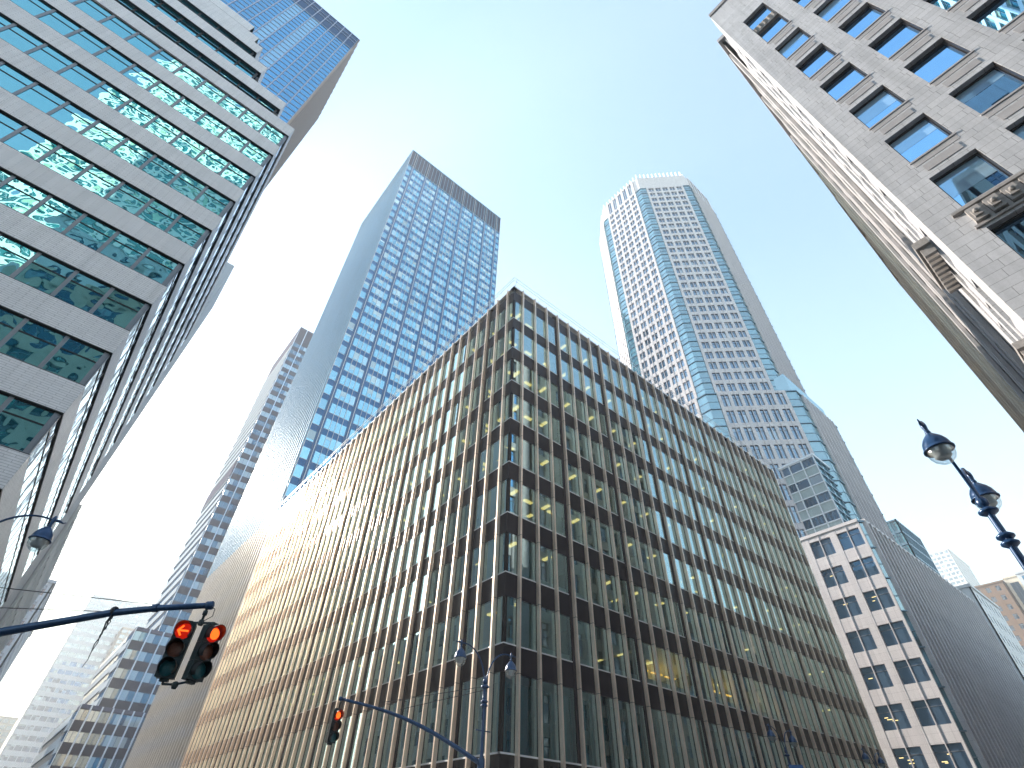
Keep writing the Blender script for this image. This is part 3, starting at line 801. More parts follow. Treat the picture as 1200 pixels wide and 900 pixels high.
# ------------------------------------------------------------------ 6. the striped tower down the side street
def striped_tower():
    B = Bld('striped_tower', (X0, 159, 0), 'distant tower with diagonal looking white and blue floor stripes beyond the glass tower', 'tower')
    TOP = 154.5+H
    win = []
    def block(x, y, x1, y1, z0, z1, fh, bay, pw, topband):
        FF = Frame((x, y), (x1, y)); FS = Frame((x, y1), (x, y))
        mb = MB(); mb.wbox(x+.2, x1, y+.2, y1, z0, z1-.2); B.part('body', mb, M['dark_band'])
        mb = MB(); n = int(round((z1-topband-z0)/fh)); f = (z1-topband-z0)/n
        lt = MB(); sw = MB()
        for k in range(n):
            zz = z0+k*f
            mb.box(FF, 0, FF.L, -.2, 0, zz, zz+f*.5)
            lt.box(FS, 0, FS.L, -.2, .25, zz, zz+f*.5)
            for j in range(int(FF.L/bay)):
                win.append((bay*f*.5, FF.p((j+.5)*bay, 0, zz+f*.75), (FF, j*bay+.1, (j+1)*bay-.1, -.06, zz+f*.5, zz+f, 2, 0)))
            sw.box(FS, 0, FS.L, -.2, -.05, zz+f*.5, zz+f)
        mb.box(FF, 0, FF.L, -.2, 0, z1-topband, z1)
        B.part('spandrel', mb, M['dark_band'])
        B.part('floor_stripe', lt, M['stripe_clad']); B.part('window_row', sw, M['side_dark'])
        mb = MB(); mb.box(FS, 0, FS.L, -.2, .02, z1-topband, z1); mb.box(FF, 0, FF.L, -.1, .06, z1-.6, z1+.05); B.part('parapet', mb, M['grey_band'])
        for j in range(int(FF.L/bay)+1):
            mb = MB(); u = min(j*bay, FF.L-.2); mb.box(FF, max(0, u-.14), u+.14, -.1, .3, z0, z1); B.part('mullion', mb, M['white_line'])
    block(18.9, 159, 38, 189, 0, TOP, 3.9, 2.9, .3, 9)
    block(13.4, 150, 38, 158.7, 0, 37+H, 3.9, 2.9, .3, .8)
    block(10.2, 145, 38, 149.7, 0, 20.6+H, 3.9, 1.9, .3, .8)
    mb = MB(); FS = Frame((18.9, 189), (18.9, 159)); mb.box(FS, 0, FS.L, -.05, .32, 84+H, 90+H); B.part('plant_band', mb, M['grey_band'])
    mb = MB(); FS = Frame((13.4, 189), (13.4, 150)); mb.wbox(13.45, 18.8, 159, 195, 0, 37+H); B.part('body', mb, M['dark_band'])
    lt = MB()
    FS = Frame((13.45, 195), (13.45, 158.8)); k = 0
    while k*3.9 < 37: lt.box(FS, 0, FS.L, -.2, .25, k*3.9, k*3.9+1.95); k += 1
    FS = Frame((10.25, 195), (10.25, 149.8)); k = 0
    mb = MB(); mb.wbox(10.3, 13.3, 150, 195, 0, 20.6+H); B.part('body', mb, M['dark_band'])
    while k*3.9 < 21: lt.box(FS, 0, FS.L, -.2, .25, k*3.9, k*3.9+1.95); k += 1
    B.part('floor_stripe', lt, M['stripe_clad'])
    B.many('window', win, mk_window, [M['glass_strip2'], M['frame_grey']])
M['stripe_clad'] = mat_plain('pale_blue_floor_stripe', (.45, .50, .55), .85, 0, var=.08, spec=0)
M['side_dark'] = mat_plain('dark_blue_glazing', (.04, .10, .19), .85, 0, var=.2, spec=0)  # plain dark blue glazing, matt so it mirrors nothing
M['glass_strip2'] = mat_glass('striped_tower_glass', (.10, .13, .13), (.80, .90, .90), .20, .04, .42, (.62, .64, .56), .003, .5, .02)
striped_tower()

# ------------------------------------------------------------------ 7. other blocks seen far off
def plain_block(name, label, x0, x1, y0, y1, z1, wall, glass, fh=3.6, bay=2.8, faces='wsen', pier=.9, span=1.5, cat='building', step=None, cornice=True, rec=.25, z0=0):
    B = Bld(name, ((x0+x1)/2, (y0+y1)/2, 0), label, cat)
    mb = MB(); mb.wbox(x0+rec+.1, x1-rec-.1, y0+rec+.1, y1-rec-.1, z0, z1-.3); B.part('body', mb, M[glass])
    FS = {'w': ((x0, y1), (x0, y0)), 's': ((x0, y0), (x1, y0)), 'e': ((x1, y0), (x1, y1)), 'n': ((x1, y1), (x0, y1))}
    win = []
    for f in 'wsen':
        F = Frame(*FS[f]); nc = max(1, int(F.L/bay)); nf = max(1, int((z1-z0)/fh))
        if f in faces: pier_wall(B, F, z0, z1, nc, nf, pier, span, rec, (wall, glass), win, 2, False, name='wall')
        else:
            mb = MB(); mb.box(F, 0.01, F.L-.01, -rec, -.01, z0, z1); B.part('wall', mb, M[wall])
    B.many('window', win, mk_window, [M[glass], M['frame_grey']], 60)
    if cornice:
        mb = MB(); mb.wbox(x0-.3, x1+.3, y0-.3, y1+.3, z1, z1+.7); B.part('cornice', mb, M[wall])
    else:
        mb = MB(); mb.wbox(x0+.1, x1-.1, y0+.1, y1-.1, z1-.5, z1-.02); B.part('roof', mb, M['roofing'])
    return B
# left row, down the side street
plain_block('pale_slab_building', 'pale blue slab building showing its narrow edge past the white brick building', -30, -3.9, 51.3, 60.0, 53.8+H, 'white_clad', 'glass_strip', faces='s', cornice=False, pier=1.6, span=2.2)
plain_block('cream_street_building', 'low cream stone building edge beyond the pale slab on the left street side', -30, -3.7, 60.5, 84, 24+H, 'white_grid', 'glass_far', faces='e', cornice=False)
plain_block('hazy_street_building', 'hazy pale street building at far left below the hanging lamp', -34, -6, 170, 228, 49, 'pale_clad', 'glass_far', faces='se')
plain_block('hazy_brick_building', 'hazy brick building with visible window grid at lower left edge', -90, -18, 420, 480, 64, 'tan_brick', 'glass_far', faces='se', fh=4.5, bay=4)
plain_block('hazy_end_tower', 'hazy pale tower block closing the far end of the side street', 8.9, 62, 560, 600, 157, 'pale_clad', 'glass_far', faces='ws', fh=6, bay=4.5, cornice=False, span=3, pier=.5)
plain_block('hazy_far_block', 'faint low hazy block at street end beside the pale tower', -34, 7.4, 600, 640, 72, 'limestone', 'glass_far', faces='s', fh=4, bay=4)
plain_block('domed_far_building', 'faint reddish hazy building behind the hanging cable', 39, 70, 540, 558, 132, 'tan_brick', 'glass_far', faces='ws', fh=4, bay=4)
# right side, down the avenue
plain_block('blue_slab_tower', 'pale blue glass slab tower edge just right of the octagonal tower', 160, 177, 29.5, 60, 70+H, 'strip_frame', 'glass_strip', fh=3.4, bay=1.7, faces='ws', pier=.3, span=.6, cornice=False)
plain_block('hazy_white_tower', 'hazy white tower far along the avenue behind the street lamp', 620, 680, 87, 132, 230, 'white_clad', 'glass_far', fh=4, bay=4, faces='ws')
plain_block('small_cream_building', 'small cream corniced building top beside the brown tower', 168, 190, 23.6, 45, 52+H, 'white_clad', 'glass_far', fh=4.2, bay=3.5, faces='ws', pier=2.2, span=2.4)
plain_block('brown_brick_tower', 'brown brick tower with dark side and pale edge at lower right', 330, 350, 33.5, 47.5, 101+H, 'brown_brick', 'glass_dark', fh=4.2, bay=4.6, faces='ws', pier=2.2, span=2.0, cornice=True)
plain_block('cream_pier_building', 'sunlit cream building with tall dark recess at right edge', 334, 360, 27.5, 33.2, 103+H, 'limestone', 'glass_dark', fh=30, bay=2.9, faces='ws', pier=1.2, span=4)
plain_block('grey_blue_building', 'grey building with blue windows at lower right corner behind the lamp post', 325, 350, 17, 27.2, 101+H, 'pale_clad', 'glass_blue', fh=6, bay=4, faces='ws', pier=1.4, span=2)

# ------------------------------------------------------------------ 8. the stone building on the right
def stone_building():
    B = Bld('stone_building', (X0, YR, 0), 'grey ashlar stone building with square blue windows and carved frieze at upper right', 'building')
    TOP = 53.9+H; DY = 26.0; XE = 26.0
    F = Frame((X0, YR), (X0, YR-DY))          # big face, outside towards -X
    mb = MB(); mb.wbox(X0+.6, XE-.3, YR-DY, YR-.6, 0, TOP-.4); B.part('core', mb, M['dark_base'])
    PITCH, FH = 2.62, 3.84
    wu = [(1.17+PITCH*k, 1.17+PITCH*k+1.65) for k in range(9)]
    lows = [18.48+H+FH*k for k in range(6)]
    rows = [(z, z+2.38) for z in lows]+[(18.48+H+FH*6, 47.42+H)]
    big = (13.2+H, 17.0+H); rows = [big]+rows
    low = [(9.0+H-FH*.0, 12.0+H)]
    rec = .34
    # stone in strips: jamb strips run full height, infill between windows
    mb = MB(); edges = [0]+[x for a, b in wu for x in (a, b)]+[F.L]
    for i in range(0, len(edges)-1, 2):
        mb.box(F, edges[i], edges[i+1], -.55, 0, .14, TOP)
    zs = [.14]+[x for a, b in rows for x in (a, b)]+[TOP]
    for a, b in wu:
        for i in range(0, len(zs)-1, 2):
            mb.box(F, a+.001, b-.001, -.55, -.003, zs[i], zs[i+1])
    F2 = Frame((XE, YR), (X0, YR))            # side face, outside towards +Y
    F2 = Frame((XE, YR), (X0+.0, YR))
    mb.box(F2, F2.L-1.55, F2.L-.552, -.5, -.002, .14, TOP); mb.box(F2, 0, 1.2, -.5, 0, .14, TOP)
    for k in range(3):
        u = 1.2+k*1.55+1.05; mb.box(F2, u, u+.5, -.5, -.01, .14, TOP) if u+.5 < F2.L-1.56 else None
    fz = [7.0+H]+[18.48+H+FH*k for k in range(-1, 9)]
    for z in fz: mb.box(F2, 1.2, F2.L-1.55, -.5, -.06, z-1.45, z-.01)
    mb.box(F2, 1.2, F2.L-1.55, -.5, -.06, 50+H, TOP)
    B.part('wall', mb, M['stone'])
    mb = MB(); mb.box(F2, 1.2, F2.L-1.55, -.45, -.4, .2, 50+H); B.part('side_window', mb, M['glass_right'])
    # windows with frame, sill and apron panel
    for k, (a, b) in enumerate(wu):
        for r, (z0, z1) in enumerate(rows):
            if r == 7 and False: continue
            wb = MB()
            zm = z0+.78*(1 if z1-z0 < 3 else 2)
            wb.pane(F, a+.07, b-.07, -rec, z0+.06, z1-.06, 0)
            o = B.part('window', wb, M['glass_right'])
            if r and r < 7 and random.random() < .45:
                bb = MB(); bh = random.choice((.7, 1.0, 1.3)); bb.pane(F, a+.09, b-.09, -rec+.006, z1-.07-bh, z1-.07)
                B.part('drawn_blind', bb, M['glass_blind_right'], parent=o)
            fb = MB(); t = .07
            fb.box(F, a, a+t, -rec-.06, -rec+.10, z0, z1); fb.box(F, b-t, b, -rec-.06, -rec+.10, z0, z1); fb.box(F, b-.022, b-.002, -rec+.1, -.03, z0+.01, z1-.01)
            fb.box(F, a+t, b-t, -rec-.06, -rec+.10, z1-t, z1); fb.box(F, a+t, b-t, -rec-.06, -rec+.05, z0, z0+t)
            fo = B.part('frame', fb, M['frame_dark'], parent=o)
            sb = MB()
            sb.box(F, a-.05, b+.05, -.3, .05, z0-.10, z0-.001)
            if r:
                sb.box(F, a, b, -.003, .012, z0-.45, z0-.18); sb.box(F, a+.18, b-.18, .0125, .026, z0-1.05, z0-.6)
            B.part('sill', sb, M['stone_plain'], parent=o)
    # blinds / pale strips standing inside a few windows
    # carved panels in the tall top windows, frieze under the first storey, cornice
    for k, (a, b) in enumerate(wu):
        cb = MB(); zc = 44.4+H
        for i in range(5):
            for j in range(3):
                u = a+.15+i*(b-a-.3)/4; s = .17+.05*random.random()
                cb.lathe([(0.02, .0), (s, .05), (s*.8, .16), (.02, .24)], F.p(u, -.22, zc+.25*j), 7, (F.n.x, F.n.y, 0))
        cb.box(F, a+.02, b-.02, -.33, -.08, zc-.25, zc+.75)
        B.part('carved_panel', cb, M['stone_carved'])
    fr = MB(); zf = 17.25+H
    fr.box(F, .75, F.L-.2, -.02, .16, zf+.95, zf+1.08); fr.box(F, .95, F.L-.2, -.02, .10, zf-.12, zf)
    n = int((F.L-1.3)/.55)
    for i in range(n):
        u = 1.08+i*.55
        fr.box(F, u, u+.40, -.02, .20, zf+.08, zf+.82); fr.box(F, u+.08, u+.32, .2, .30, zf+.22, zf+.60)
        fr.lathe([(.02, 0), (.10, .02), (.09, .09), (.02, .13)], F.p(u+.2, .30, zf+.42), 8, (F.n.x, F.n.y, 0))
        fr.box(F, u+.41, u+.54, -.02, .08, zf+.02, zf+.9)
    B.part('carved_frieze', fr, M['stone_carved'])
    co = MB()
    co.box(F, .0, F.L, -.1, .12, TOP-.4, TOP+.1)
    for i in range(int(F.L/.5)): co.box(F, 1.9+i*.5, 2.2+i*.5, 0, .3, TOP-1.3, TOP-.9) if 2.2+i*.5 < F.L else None
    co.box(F, 1.9, F.L, -.02, .35, TOP-.9, TOP-.401)
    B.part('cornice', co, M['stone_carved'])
    # carved balcony hood on the side face
    hb = MB()
    hb.box(F2, 1.3, 4.6, -.02, .55, 20.2+H, 20.6+H)
    for i in range(9): hb.box(F2, 1.4+i*.36, 1.58+i*.36, -.02, .45, 19.7+H, 20.2+H)
    B.part('carved_hood', hb, M['stone_carved']); hb = MB()
    hb.box(F2, 1.3, 4.6, -.02, .4, 13.6+H, 13.9+H)
    for i in range(9): hb.box(F2, 1.4+i*.36, 1.58+i*.36, -.02, .35, 13.2+H, 13.6+H)
    B.part('carved_hood', hb, M['stone_carved'])
    # pale blind sticks on two sills
    mb = MB()
    for k, r in ((0, 3), (1, 2)):
        a, b = wu[k]; z0 = rows[r+0][0]
        mb.box(F, b-1.05, b-.25, -rec+.01, -rec+.05, z0+.10, z0+.22)
    B.part('window_ledge_board', mb, M['sign_white'])
stone_building()
def setback_building(name, label, x0, x1, y1, z1, wall, glass, fh, bay, pier, span, pil=None, **k):
    B = plain_block(name, label, x0, x1, -28, y1, z1, wall, glass, fh, bay, 'nw', pier, span, **k)
    if pil:
        F = Frame((x1, y1), (x0, y1))
        for u, wd, d in pil:
            mb = MB(); mb.box(F, u, u+wd, .003, d, 0, z1+.3); B.part('pilaster', mb, M[wall])
    return B
setback_building('grey_stepped_building', 'taller grey stone building seen edge on behind the ashlar building', 26.2, 43.3, -2.5, 66+H, 'stone_plain', 'glass_right', 3.8, 3.0, 1.3, 1.4, [(1.2, 1.0, .22), (8, .9, .2), (14.5, 1.0, .22)])
setback_building('cream_stepped_building', 'cream stone building with sunlit pilasters seen edge on along the avenue', 43.5, 54, -2.5, 66+H, 'limestone', 'glass_far', 3.8, 2.8, 1.2, 1.3, [(0, 1.0, .25), (4.6, .9, .25), (9.3, 1.0, .25)])
setback_building('tan_avenue_building', 'tan brick building edge with bright end pilaster farthest along the right side', 54.2, 75, -2.45, 66+H, 'tan_brick', 'glass_far', 3.6, 2.6, 1.2, 1.3, [(.0, 1.4, .3), (6, .8, .2), (12, .8, .2), (18, .8, .2)])
plain_block('brown_avenue_building', 'brown brick avenue block standing past the tan brick building', 75.5, 150, -30, -2.6, 34, 'brown_brick', 'glass_far', faces='nw')
# the block behind the photographer, seen only in the windows opposite
plain_block('gridded_rear_tower', 'white gridded tower with green glass behind the viewer, mirrored in the teal windows', -40, -8.5, -50, -34, 140, 'white_grid', 'glass_rear', 4.2, 3.4, 'ne', .9, 1.2)
plain_block('white_rear_building', 'white corner building with small square windows behind the viewer', -22, XL, -29, -13, 56.5, 'white_clad', 'glass_dark', 3.8, 2.9, 'ne', 1.6, 2.2)
plain_block('golden_rear_building', 'low tan corner building behind the viewer', -20, XL-.5, -12.7, -9.2, 45.5, 'limestone', 'glass_dark', 4, 3, 'ne', 1.2, 1.5)
plain_block('brick_rear_building', 'pale brick corner building behind the viewer', -26, XL, -9, YR, 22, 'white_brick', 'glass_dark', 3.8, 2.8, 'ne', 1.2, 1.5)

# ------------------------------------------------------------------ 9. street furniture
def lantern(parent, base, c, ax):
    """teardrop lantern hung under an arm end at c; ax = arm direction, outward"""
    x, y, z = c
    hb = MB()
    prof = [(.02, .52), (.05, .50), (.06, .44), (.04, .42), (.075, .40), (.12, .35), (.19, .27), (.245, .17), (.27, .06), (.275, .0), (.30, -.012), (.30, -.035), (.26, -.035), (.25, .0)]
    hb.lathe(prof, (x, y, z), 24)
    hb.lathe([(.0, .66), (.03, .65), (.05, .60), (.035, .56), (.05, .53), (.03, .50)], (x, y, z), 12)
    ho = hb.build('lantern_hood', M['lamp_paint'], parent, base, smooth=True, normals=False)
    gb = MB(); gb.lathe([(.255, -.03), (.262, -.10), (.25, -.18), (.205, -.27), (.12, -.345), (.05, -.385), (.015, -.40)], (x, y, z), 24)
    gb.build('globe', M['globe'], ho, (0, 0, 0) if False else base, smooth=True)
    rb = MB(); rb.lathe([(.24, -.02), (.235, -.06), (.17, -.10), (.165, -.20), (.11, -.25), (.02, -.26)], (x, y, z), 20)
    rb.build('reflector', M['reflector'], ho, base, smooth=True)
    return ho
def street_lamp(x, y, z_l, label, span=1.55, mast=None, dirs=(1, -1), extra=None):
    """twin-armed lamp post; z_l = height of the lantern rims"""
    base = (x, y, .14)
    root = thing('street_lamp', base, label, 'street lamp', 'twin street lamps along the avenue')
    pb = MB(); zc = z_l-.95
    pb.lathe([(.26, .0), (.26, .25), (.20, .32), (.17, .9), (.14, 1.0), (.105, 1.1), (.085, 3.5), (.068, zc-.14), (.07, zc-.1)], (x, y, .14), 16)
    pb.build('post', M['lamp_paint'], root, base, smooth=True)
    for dz, r, h in ((-.02, .19, .10), (-.62, .17, .09), (-.78, .17, .09)):
        cb = MB(); z = zc+dz; cb.lathe([(.07, -h*.5-.05), (r*.8, -h*.5), (r, -h*.2), (r, h*.2), (r*.8, h*.5), (.07, h*.5+.05)], (x, y, z), 18)
        cb.build('collar', M['lamp_paint'], root, base, smooth=True)
    tb = MB()
    for sx in (-.085, .085): tb.tube([(x+sx, y, zc-1.35), (x+sx, y, zc)], .022, 8)
    tb.lathe([(.05, 0), (.11, .05), (.12, .16), (.07, .26), (.03, .30), (.05, .34), (.0, .38)], (x, y, zc+.08), 14)
    tb.build('finial', M['lamp_paint'], root, base, smooth=True)
    lb = MB(); lb.tube([(x-.42, y, zc-1.75), (x+.42, y, zc-1.75)], .025, 8); lb.build('ladder_rest', M['lamp_paint'], root, base, smooth=True)
    for s in dirs:
        ab = MB(); top = z_l+.66; pts = []
        for k in range(15):
            t = k/14; a = t*math.pi*.56
            px = span*(1-math.cos(a))/(1-math.cos(math.pi*.56)); pz = zc+(top-zc)*math.sin(a)/1.0
            pts.append((x+s*(.05+(span-.05)*(1-math.cos(a))/(1-math.cos(math.pi*.56))), y, zc+(top-zc)*math.sin(min(a, math.pi*.5)) if a < math.pi*.5 else top-(a-math.pi*.5)*.1))
        ab.tube(pts, [.035]*10+[.03]*5, 10)
        e = Vector(pts[-1])
        ab.tube([e, e+Vector((s*.12, 0, .02)), e+Vector((s*.26, 0, -.01)), e+Vector((s*.33, 0, .03))], [.03, .05, .022, .012], 8)
        ab.lathe([(.0, .14), (.03, .12), (.055, .05), (.06, -.02), (.05, -.10), (.03, -.16)], (x+s*span, y, z_l+.66), 12)
        ab.build('arm', M['lamp_paint'], root, base, smooth=True)
        lantern(root, base, (x+s*span, y, z_l), s)
    if mast:
        pts, rr = mast
        mb = MB(); mb.tube(pts, rr, 12); e = Vector(pts[-1])
        d = (Vector(pts[-1])-Vector(pts[-2])).normalized()
        mb.tube([e-d*.06, e+d*.08], rr[-1]*1.5, 12)
        mb.lathe([(.15, -.2), (.16, -.1), (.16, .1), (.15, .2)], pts[0], 14)
        mb.build('mast_arm', M['arm_paint'], root, base, smooth=True)
    if extra: extra(root, base)
    return root
def arc(p, q, sag, n=14):
    p = Vector(p); q = Vector(q)
    return [tuple(p.lerp(q, k/n)+Vector((0, 0, sag*math.sin(math.pi*k/n)))) for k in range(n+1)]
# centre: lamp post carrying a mast arm
cpost = (16.5, 21.6)
c_end = (10.9, 24.7, 5.0+H)
def c_wires(root, base):
    wb = MB(); wb.tube([(16.5, 21.6, 5.75+H), (13.2, 23.4, 4.75+H)], .012, 6); wb.tube([(16.5, 21.6, 5.9+H), (12.4, 23.87, 4.95+H)], .012, 6)
    wb.build('stay_wire', M['rope'], root, base)
street_lamp(*cpost, 6.85+H, 'navy twin street lamp in front of the dark corner glass, carrying a signal arm',
            mast=(arc((16.5, 21.6, 2.95+H), c_end, .35), [.10-.045*k/14 for k in range(15)]), extra=c_wires)
street_lamp(14.7, 1.0, 6.9+H, 'largest navy twin street lamp, standing against open sky at the right edge')
street_lamp(44.4, 21.7, 6.9+H, 'small navy twin lamp with a blue sign, second along the finned facade')
street_lamp(59.0, 21.3, 6.9+H, 'smallest navy twin lamp just showing at the bottom edge')
l_end = (2.62, 15.05, 4.50+H)
lp = (-3.25, 20.8)
l_pts = [(-3.25, 20.8, 2.6+H), (-2.4, 19.9, 3.35+H), (-1.05, 18.55, 3.85+H), (-.2, 17.75, 4.06+H), (.8, 16.8, 4.31+H), (1.7, 15.9, 4.43+H), l_end]
def l_wires(root, base):
    wb = MB(); wb.tube([(-3.25, 20.8, 5.2+H), (1.55, 16.05, 4.52+H)], .011, 6); wb.tube([(-3.25, 20.8, 4.55+H), (.7, 16.9, 4.35+H)], .011, 6)
    wb.build('stay_wire', M['rope'], root, base)
    cb = MB(); cb.lathe([(.05, -.07), (.10, -.06), (.10, .06), (.05, .07)], (1.62, 15.98, 4.43+H), 12, (.72, -.7, .1)); cb.build('clamp', M['arm_paint'], root, base)
street_lamp(*lp, 6.9+H, 'navy curved street lamp arm hanging in at the left edge over the signal arm', mast=(l_pts, [.13, .12, .105, .095, .085, .075, .068]), extra=l_wires)

def signal_head(parent, base, c, face, lit_arrow):
    """three-section signal; c = centre of the top lens, face = unit horizontal direction it looks to"""
    n = Vector((face[0], face[1], 0)).normalized(); u = Vector((-n.y, n.x, 0)); P = .395
    hb = MB(); cc = Vector(c)
    F = Frame((cc.x-u.x*.19, cc.y-u.y*.19), (cc.x+u.x*.19, cc.y+u.y*.19))
    if F.n.dot(Vector((n.x, n.y))) < 0: F = Frame(F.p1, F.p0)
    for k in range(3):
        z = cc.z-k*P
        hb.box(F, .0, .38, -.22, -.02, z-.192, z+.192); hb.box(F, .03, .35, -.25, -.22, z-.17, z+.17)
        hb.box(F, -.02, .40, -.03, .0, z-.196, z+.196)
    hb.box(F, .10, .28, -.18, -.06, cc.z-2*P-.26, cc.z-2*P-.19); hb.box(F, .10, .28, -.18, -.06, cc.z+.19, cc.z+.27)
    ho = hb.build('signal_head', M['signal_paint'], parent, base)
    for k in range(3):
        z = cc.z-k*P; ctr = Vector((cc.x, cc.y, z))
        vb = MB(); seg = 28; r = .188; L = .25
        for s0 in range(seg):
            a0 = -R(40)+R(260)*s0/seg; a1 = -R(40)+R(260)*(s0+1)/seg
            def pt(a, rr, d): return tuple(ctr+u*math.cos(a)*rr+Vector((0, 0, 1))*math.sin(a)*rr+n*d)
            def ln(a): return L*(.55+.45*max(0, math.sin(a)*.6+.4))
            vb.quad([pt(a0, r, 0), pt(a1, r, 0), pt(a1, r, ln(a1)), pt(a0, r, ln(a0))])
            vb.quad([pt(a1, r-.012, 0), pt(a0, r-.012, 0), pt(a0, r-.012, ln(a0)), pt(a1, r-.012, ln(a1))])
            vb.quad([pt(a0, r, ln(a0)), pt(a1, r, ln(a1)), pt(a1, r-.012, ln(a1)), pt(a0, r-.012, ln(a0))])
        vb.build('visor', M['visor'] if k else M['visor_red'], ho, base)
        eb = MB()
        eb.lathe([(.176, .012), (.145, .035), (.085, .052), (.0, .058)], ctr, 24, tuple(n), m=0)
        if k == 0:
            if lit_arrow:
                def q(p, q2, wd):
                    p = Vector((p[0], p[1])); q2 = Vector((q2[0], q2[1])); d = (q2-p).normalized(); e = Vector((-d.y, d.x))*wd
                    pts = [p+e, q2+e, q2-e, p-e]; ax = -u
                    # left as seen from the front
                    eb.quad([tuple(ctr+(-u)*0+right*v.x+Vector((0, 0, 1))*v.y+n*.066) for v in pts], m=1)
                right = Vector((0, 0, 1)).cross(n)     # to the right for someone facing the lens
                q((-.10, 0), (.115, 0), .021); q((-.125, -.014), (-.025, .112), .021); q((-.125, .014), (-.025, -.112), .021)
            else: eb.lathe([(.125, .06), (.105, .062), (.0, .066)], ctr, 20, tuple(n), m=1)
            eb.build('red_lens', [M['red_back'], M['red_lit']], ho, base)
        else: eb.build('amber_lens' if k == 1 else 'green_lens', M['amber_off' if k == 1 else 'green_off'], ho, base, smooth=True)
    return ho
M['visor_red'] = mat_plain('visor_painted_red_glow', (.05, .008, .008), .35, streak=False)  # red glow of the lit lens put into the top visor's colour

def left_signal():
    ex, ey, ez = l_end
    hx, hy = ex-.02, ey+.0
    root = thing('traffic_signal', (hx, hy, ez), 'dark green signal pair showing a red left arrow, hung on the left mast arm', 'traffic signal', 'red traffic signals')
    base = (hx, hy, ez)
    mb = MB(); mb.tube([(hx, hy, ez), (hx, hy, ez-.40)], .03, 8); mb.tube([(hx, hy, ez-.14), (hx, hy, ez-.24)], .055, 8)
    mb.tube(arc((hx+.05, hy-.03, ez-.02), (hx+.03, hy-.02, ez-.42), 0)[:1]+[(hx+.16, hy-.1, ez-.08), (hx+.17, hy-.1, ez-.25), (hx+.05, hy-.03, ez-.36)], .01, 6)
    d = Vector((.80, -.36, 0)).normalized()          # bracket bar direction (picture right)
    d = Vector((cr.x, cr.y, 0)).normalized()
    a = Vector((hx, hy, ez-.42)); h1 = a-d*.30; h2 = a+d*.34
    mb.tube([h1, a, h2], .026, 8); mb.lathe([(.06, -.06), (.07, 0), (.06, .06)], a, 10)
    zb = 1.34
    b = a+Vector((0, 0, -zb)); mb.tube([h1+Vector((0, 0, -zb)), b, h2+Vector((0, 0, -zb+.08))], .026, 8); mb.lathe([(.05, -.09), (.07, -.03), (.07, .03), (.03, .06)], b, 10)
    mb.tube([h2+Vector((0, 0, -zb+.08)), h2+Vector((0, 0, -zb+.2))], .024, 8); mb.tube([h1+Vector((0, 0, -zb)), h1+Vector((0, 0, -zb+.15))], .024, 8)
    mb.build('bracket', M['signal_paint'], root, base, smooth=True)
    f1 = Vector((-h1.x, -h1.y, 0)).normalized(); f1 = (f1-d*.25).normalized()
    f2 = (f1*.55+d*.85).normalized()
    signal_head(root, base, h1+Vector((0, 0, -.24))+f1*.12, f1, True)
    signal_head(root, base, h2+Vector((0, 0, -.27))+f2*.10, f2, False)
left_signal()
def centre_signal():
    ex, ey, ez = c_end
    root = thing('traffic_signal', (ex, ey, ez), 'single dark signal head with a red light, hung before the finned facade', 'traffic signal', 'red traffic signals')
    base = (ex, ey, ez)
    mb = MB(); mb.tube([(ex, ey, ez), (ex, ey, ez-.35)], .028, 8); mb.build('bracket', M['signal_paint'], root, base, smooth=True)
    d = Vector((cr.x, cr.y, 0)).normalized(); f = Vector((-ex, -ey, 0)).normalized()
    ff = (f*.75+d*.65).normalized()
    signal_head(root, base, Vector((ex, ey, ez-.62)), ff, False)
centre_signal()
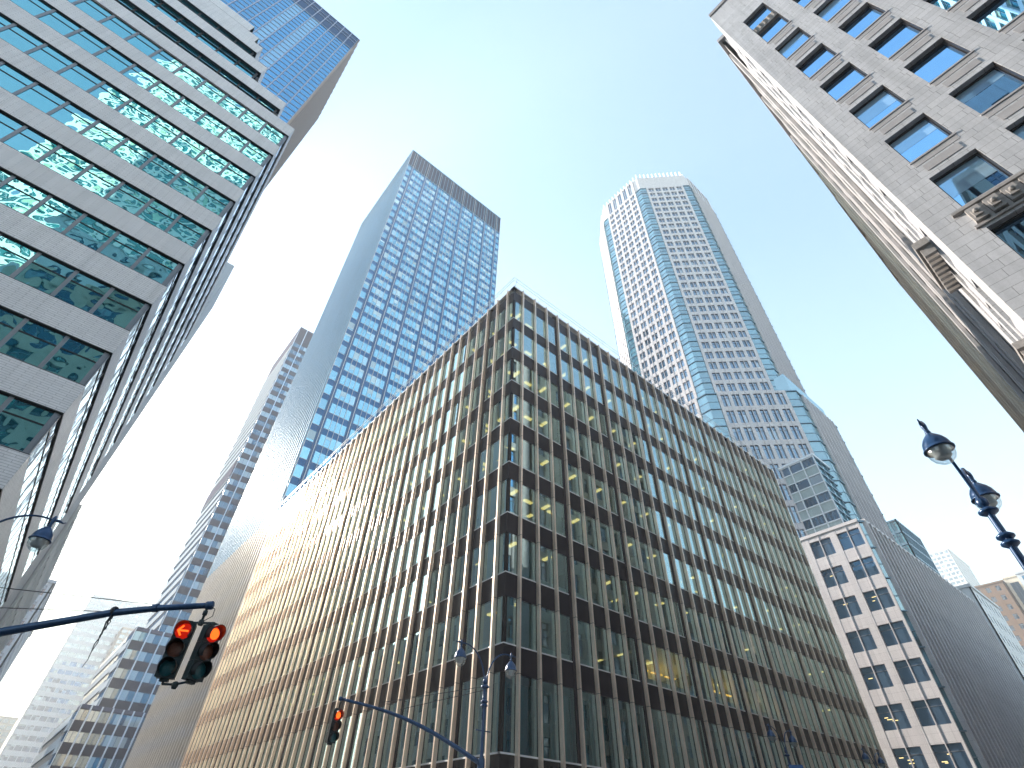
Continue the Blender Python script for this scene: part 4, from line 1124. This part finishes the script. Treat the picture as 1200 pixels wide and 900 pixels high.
# frayed cable hanging from the left arm
def hanging_cable():
    x, y, z = .86, 16.72, 4.36+H
    mb = MB(); random.seed(3)
    for k in range(4):
        pts = [(x+random.uniform(-.03, .03), y+random.uniform(-.03, .03), z+.06)]
        L = (1.35, 1.05, .62, .5)[k]
        for i in range(1, 9):
            t = i/8
            pts.append((x+math.sin(i*2.1+k)*.028*(1-t*.4)+(k-1.5)*.015, y+math.cos(i*1.7+k*2)*.028, z+.06-L*t))
        mb.tube(pts, [.022-.002*i for i in range(9)], 6)
    mb.lathe([(.09, -.05), (.11, 0), (.09, .05)], (x, y, z), 10, (.7, -.7, .1))
    o = mb.build('hanging_cable', M['rope'], None, (x, y, z)); tag(o, 'frayed dark cable ends dangling from the left mast arm', 'cable')
hanging_cable()
# sign on the second lamp post
def street_sign():
    x, y, z = 43.6, 20.9, 4.95+H
    d = Vector((cr.x, cr.y)).normalized(); d = Vector((math.sin(R(63)+math.pi/2), math.cos(R(63)+math.pi/2)))
    F = Frame((x-d.x*.45, y-d.y*.45), (x+d.x*.45, y+d.y*.45))
    root = thing('street_sign', (x, y, z), 'blue and white rectangular sign fixed to the second lamp post', 'sign'); base = (x, y, z)
    if F.n.dot(Vector((-x, -y))) < 0: F = Frame(F.p1, F.p0)
    mb = MB(); mb.box(F, 0, .9, -.02, .02, z-.75, z+.3); mb.build('panel', M['sign_blue'], root, base)
    mb = MB(); mb.box(F, .1, .86, .021, .03, z-.7, z+.02); mb.build('panel_face', M['sign_white'], root, base)
    mb = MB(); mb.tube([(x, y, z+.1), (44.4, 21.7, z+.1)], .02, 6); mb.tube([(x, y, z-.5), (44.4, 21.7, z-.5)], .02, 6); mb.build('bracket', M['frame_grey'], root, base)
street_sign()

# ------------------------------------------------------------------ air
HAZE = .0008
mb = MB(); mb.wbox(-2600, 2600, -2600, 2600, -1.5, 236)
hz = mb.build('haze', bpy.data.materials.new('haze_air')); hz['kind'] = 'stuff'
hm = hz.data.materials[0]; hm.use_nodes = True; t = hm.node_tree; t.nodes.clear()
o = t.nodes.new('ShaderNodeOutputMaterial'); v = t.nodes.new('ShaderNodeVolumePrincipled')
v.inputs['Color'].default_value = (.93, .96, 1, 1); v.inputs['Density'].default_value = HAZE; v.inputs['Anisotropy'].default_value = .2
t.links.new(v.outputs[0], o.inputs['Volume'])
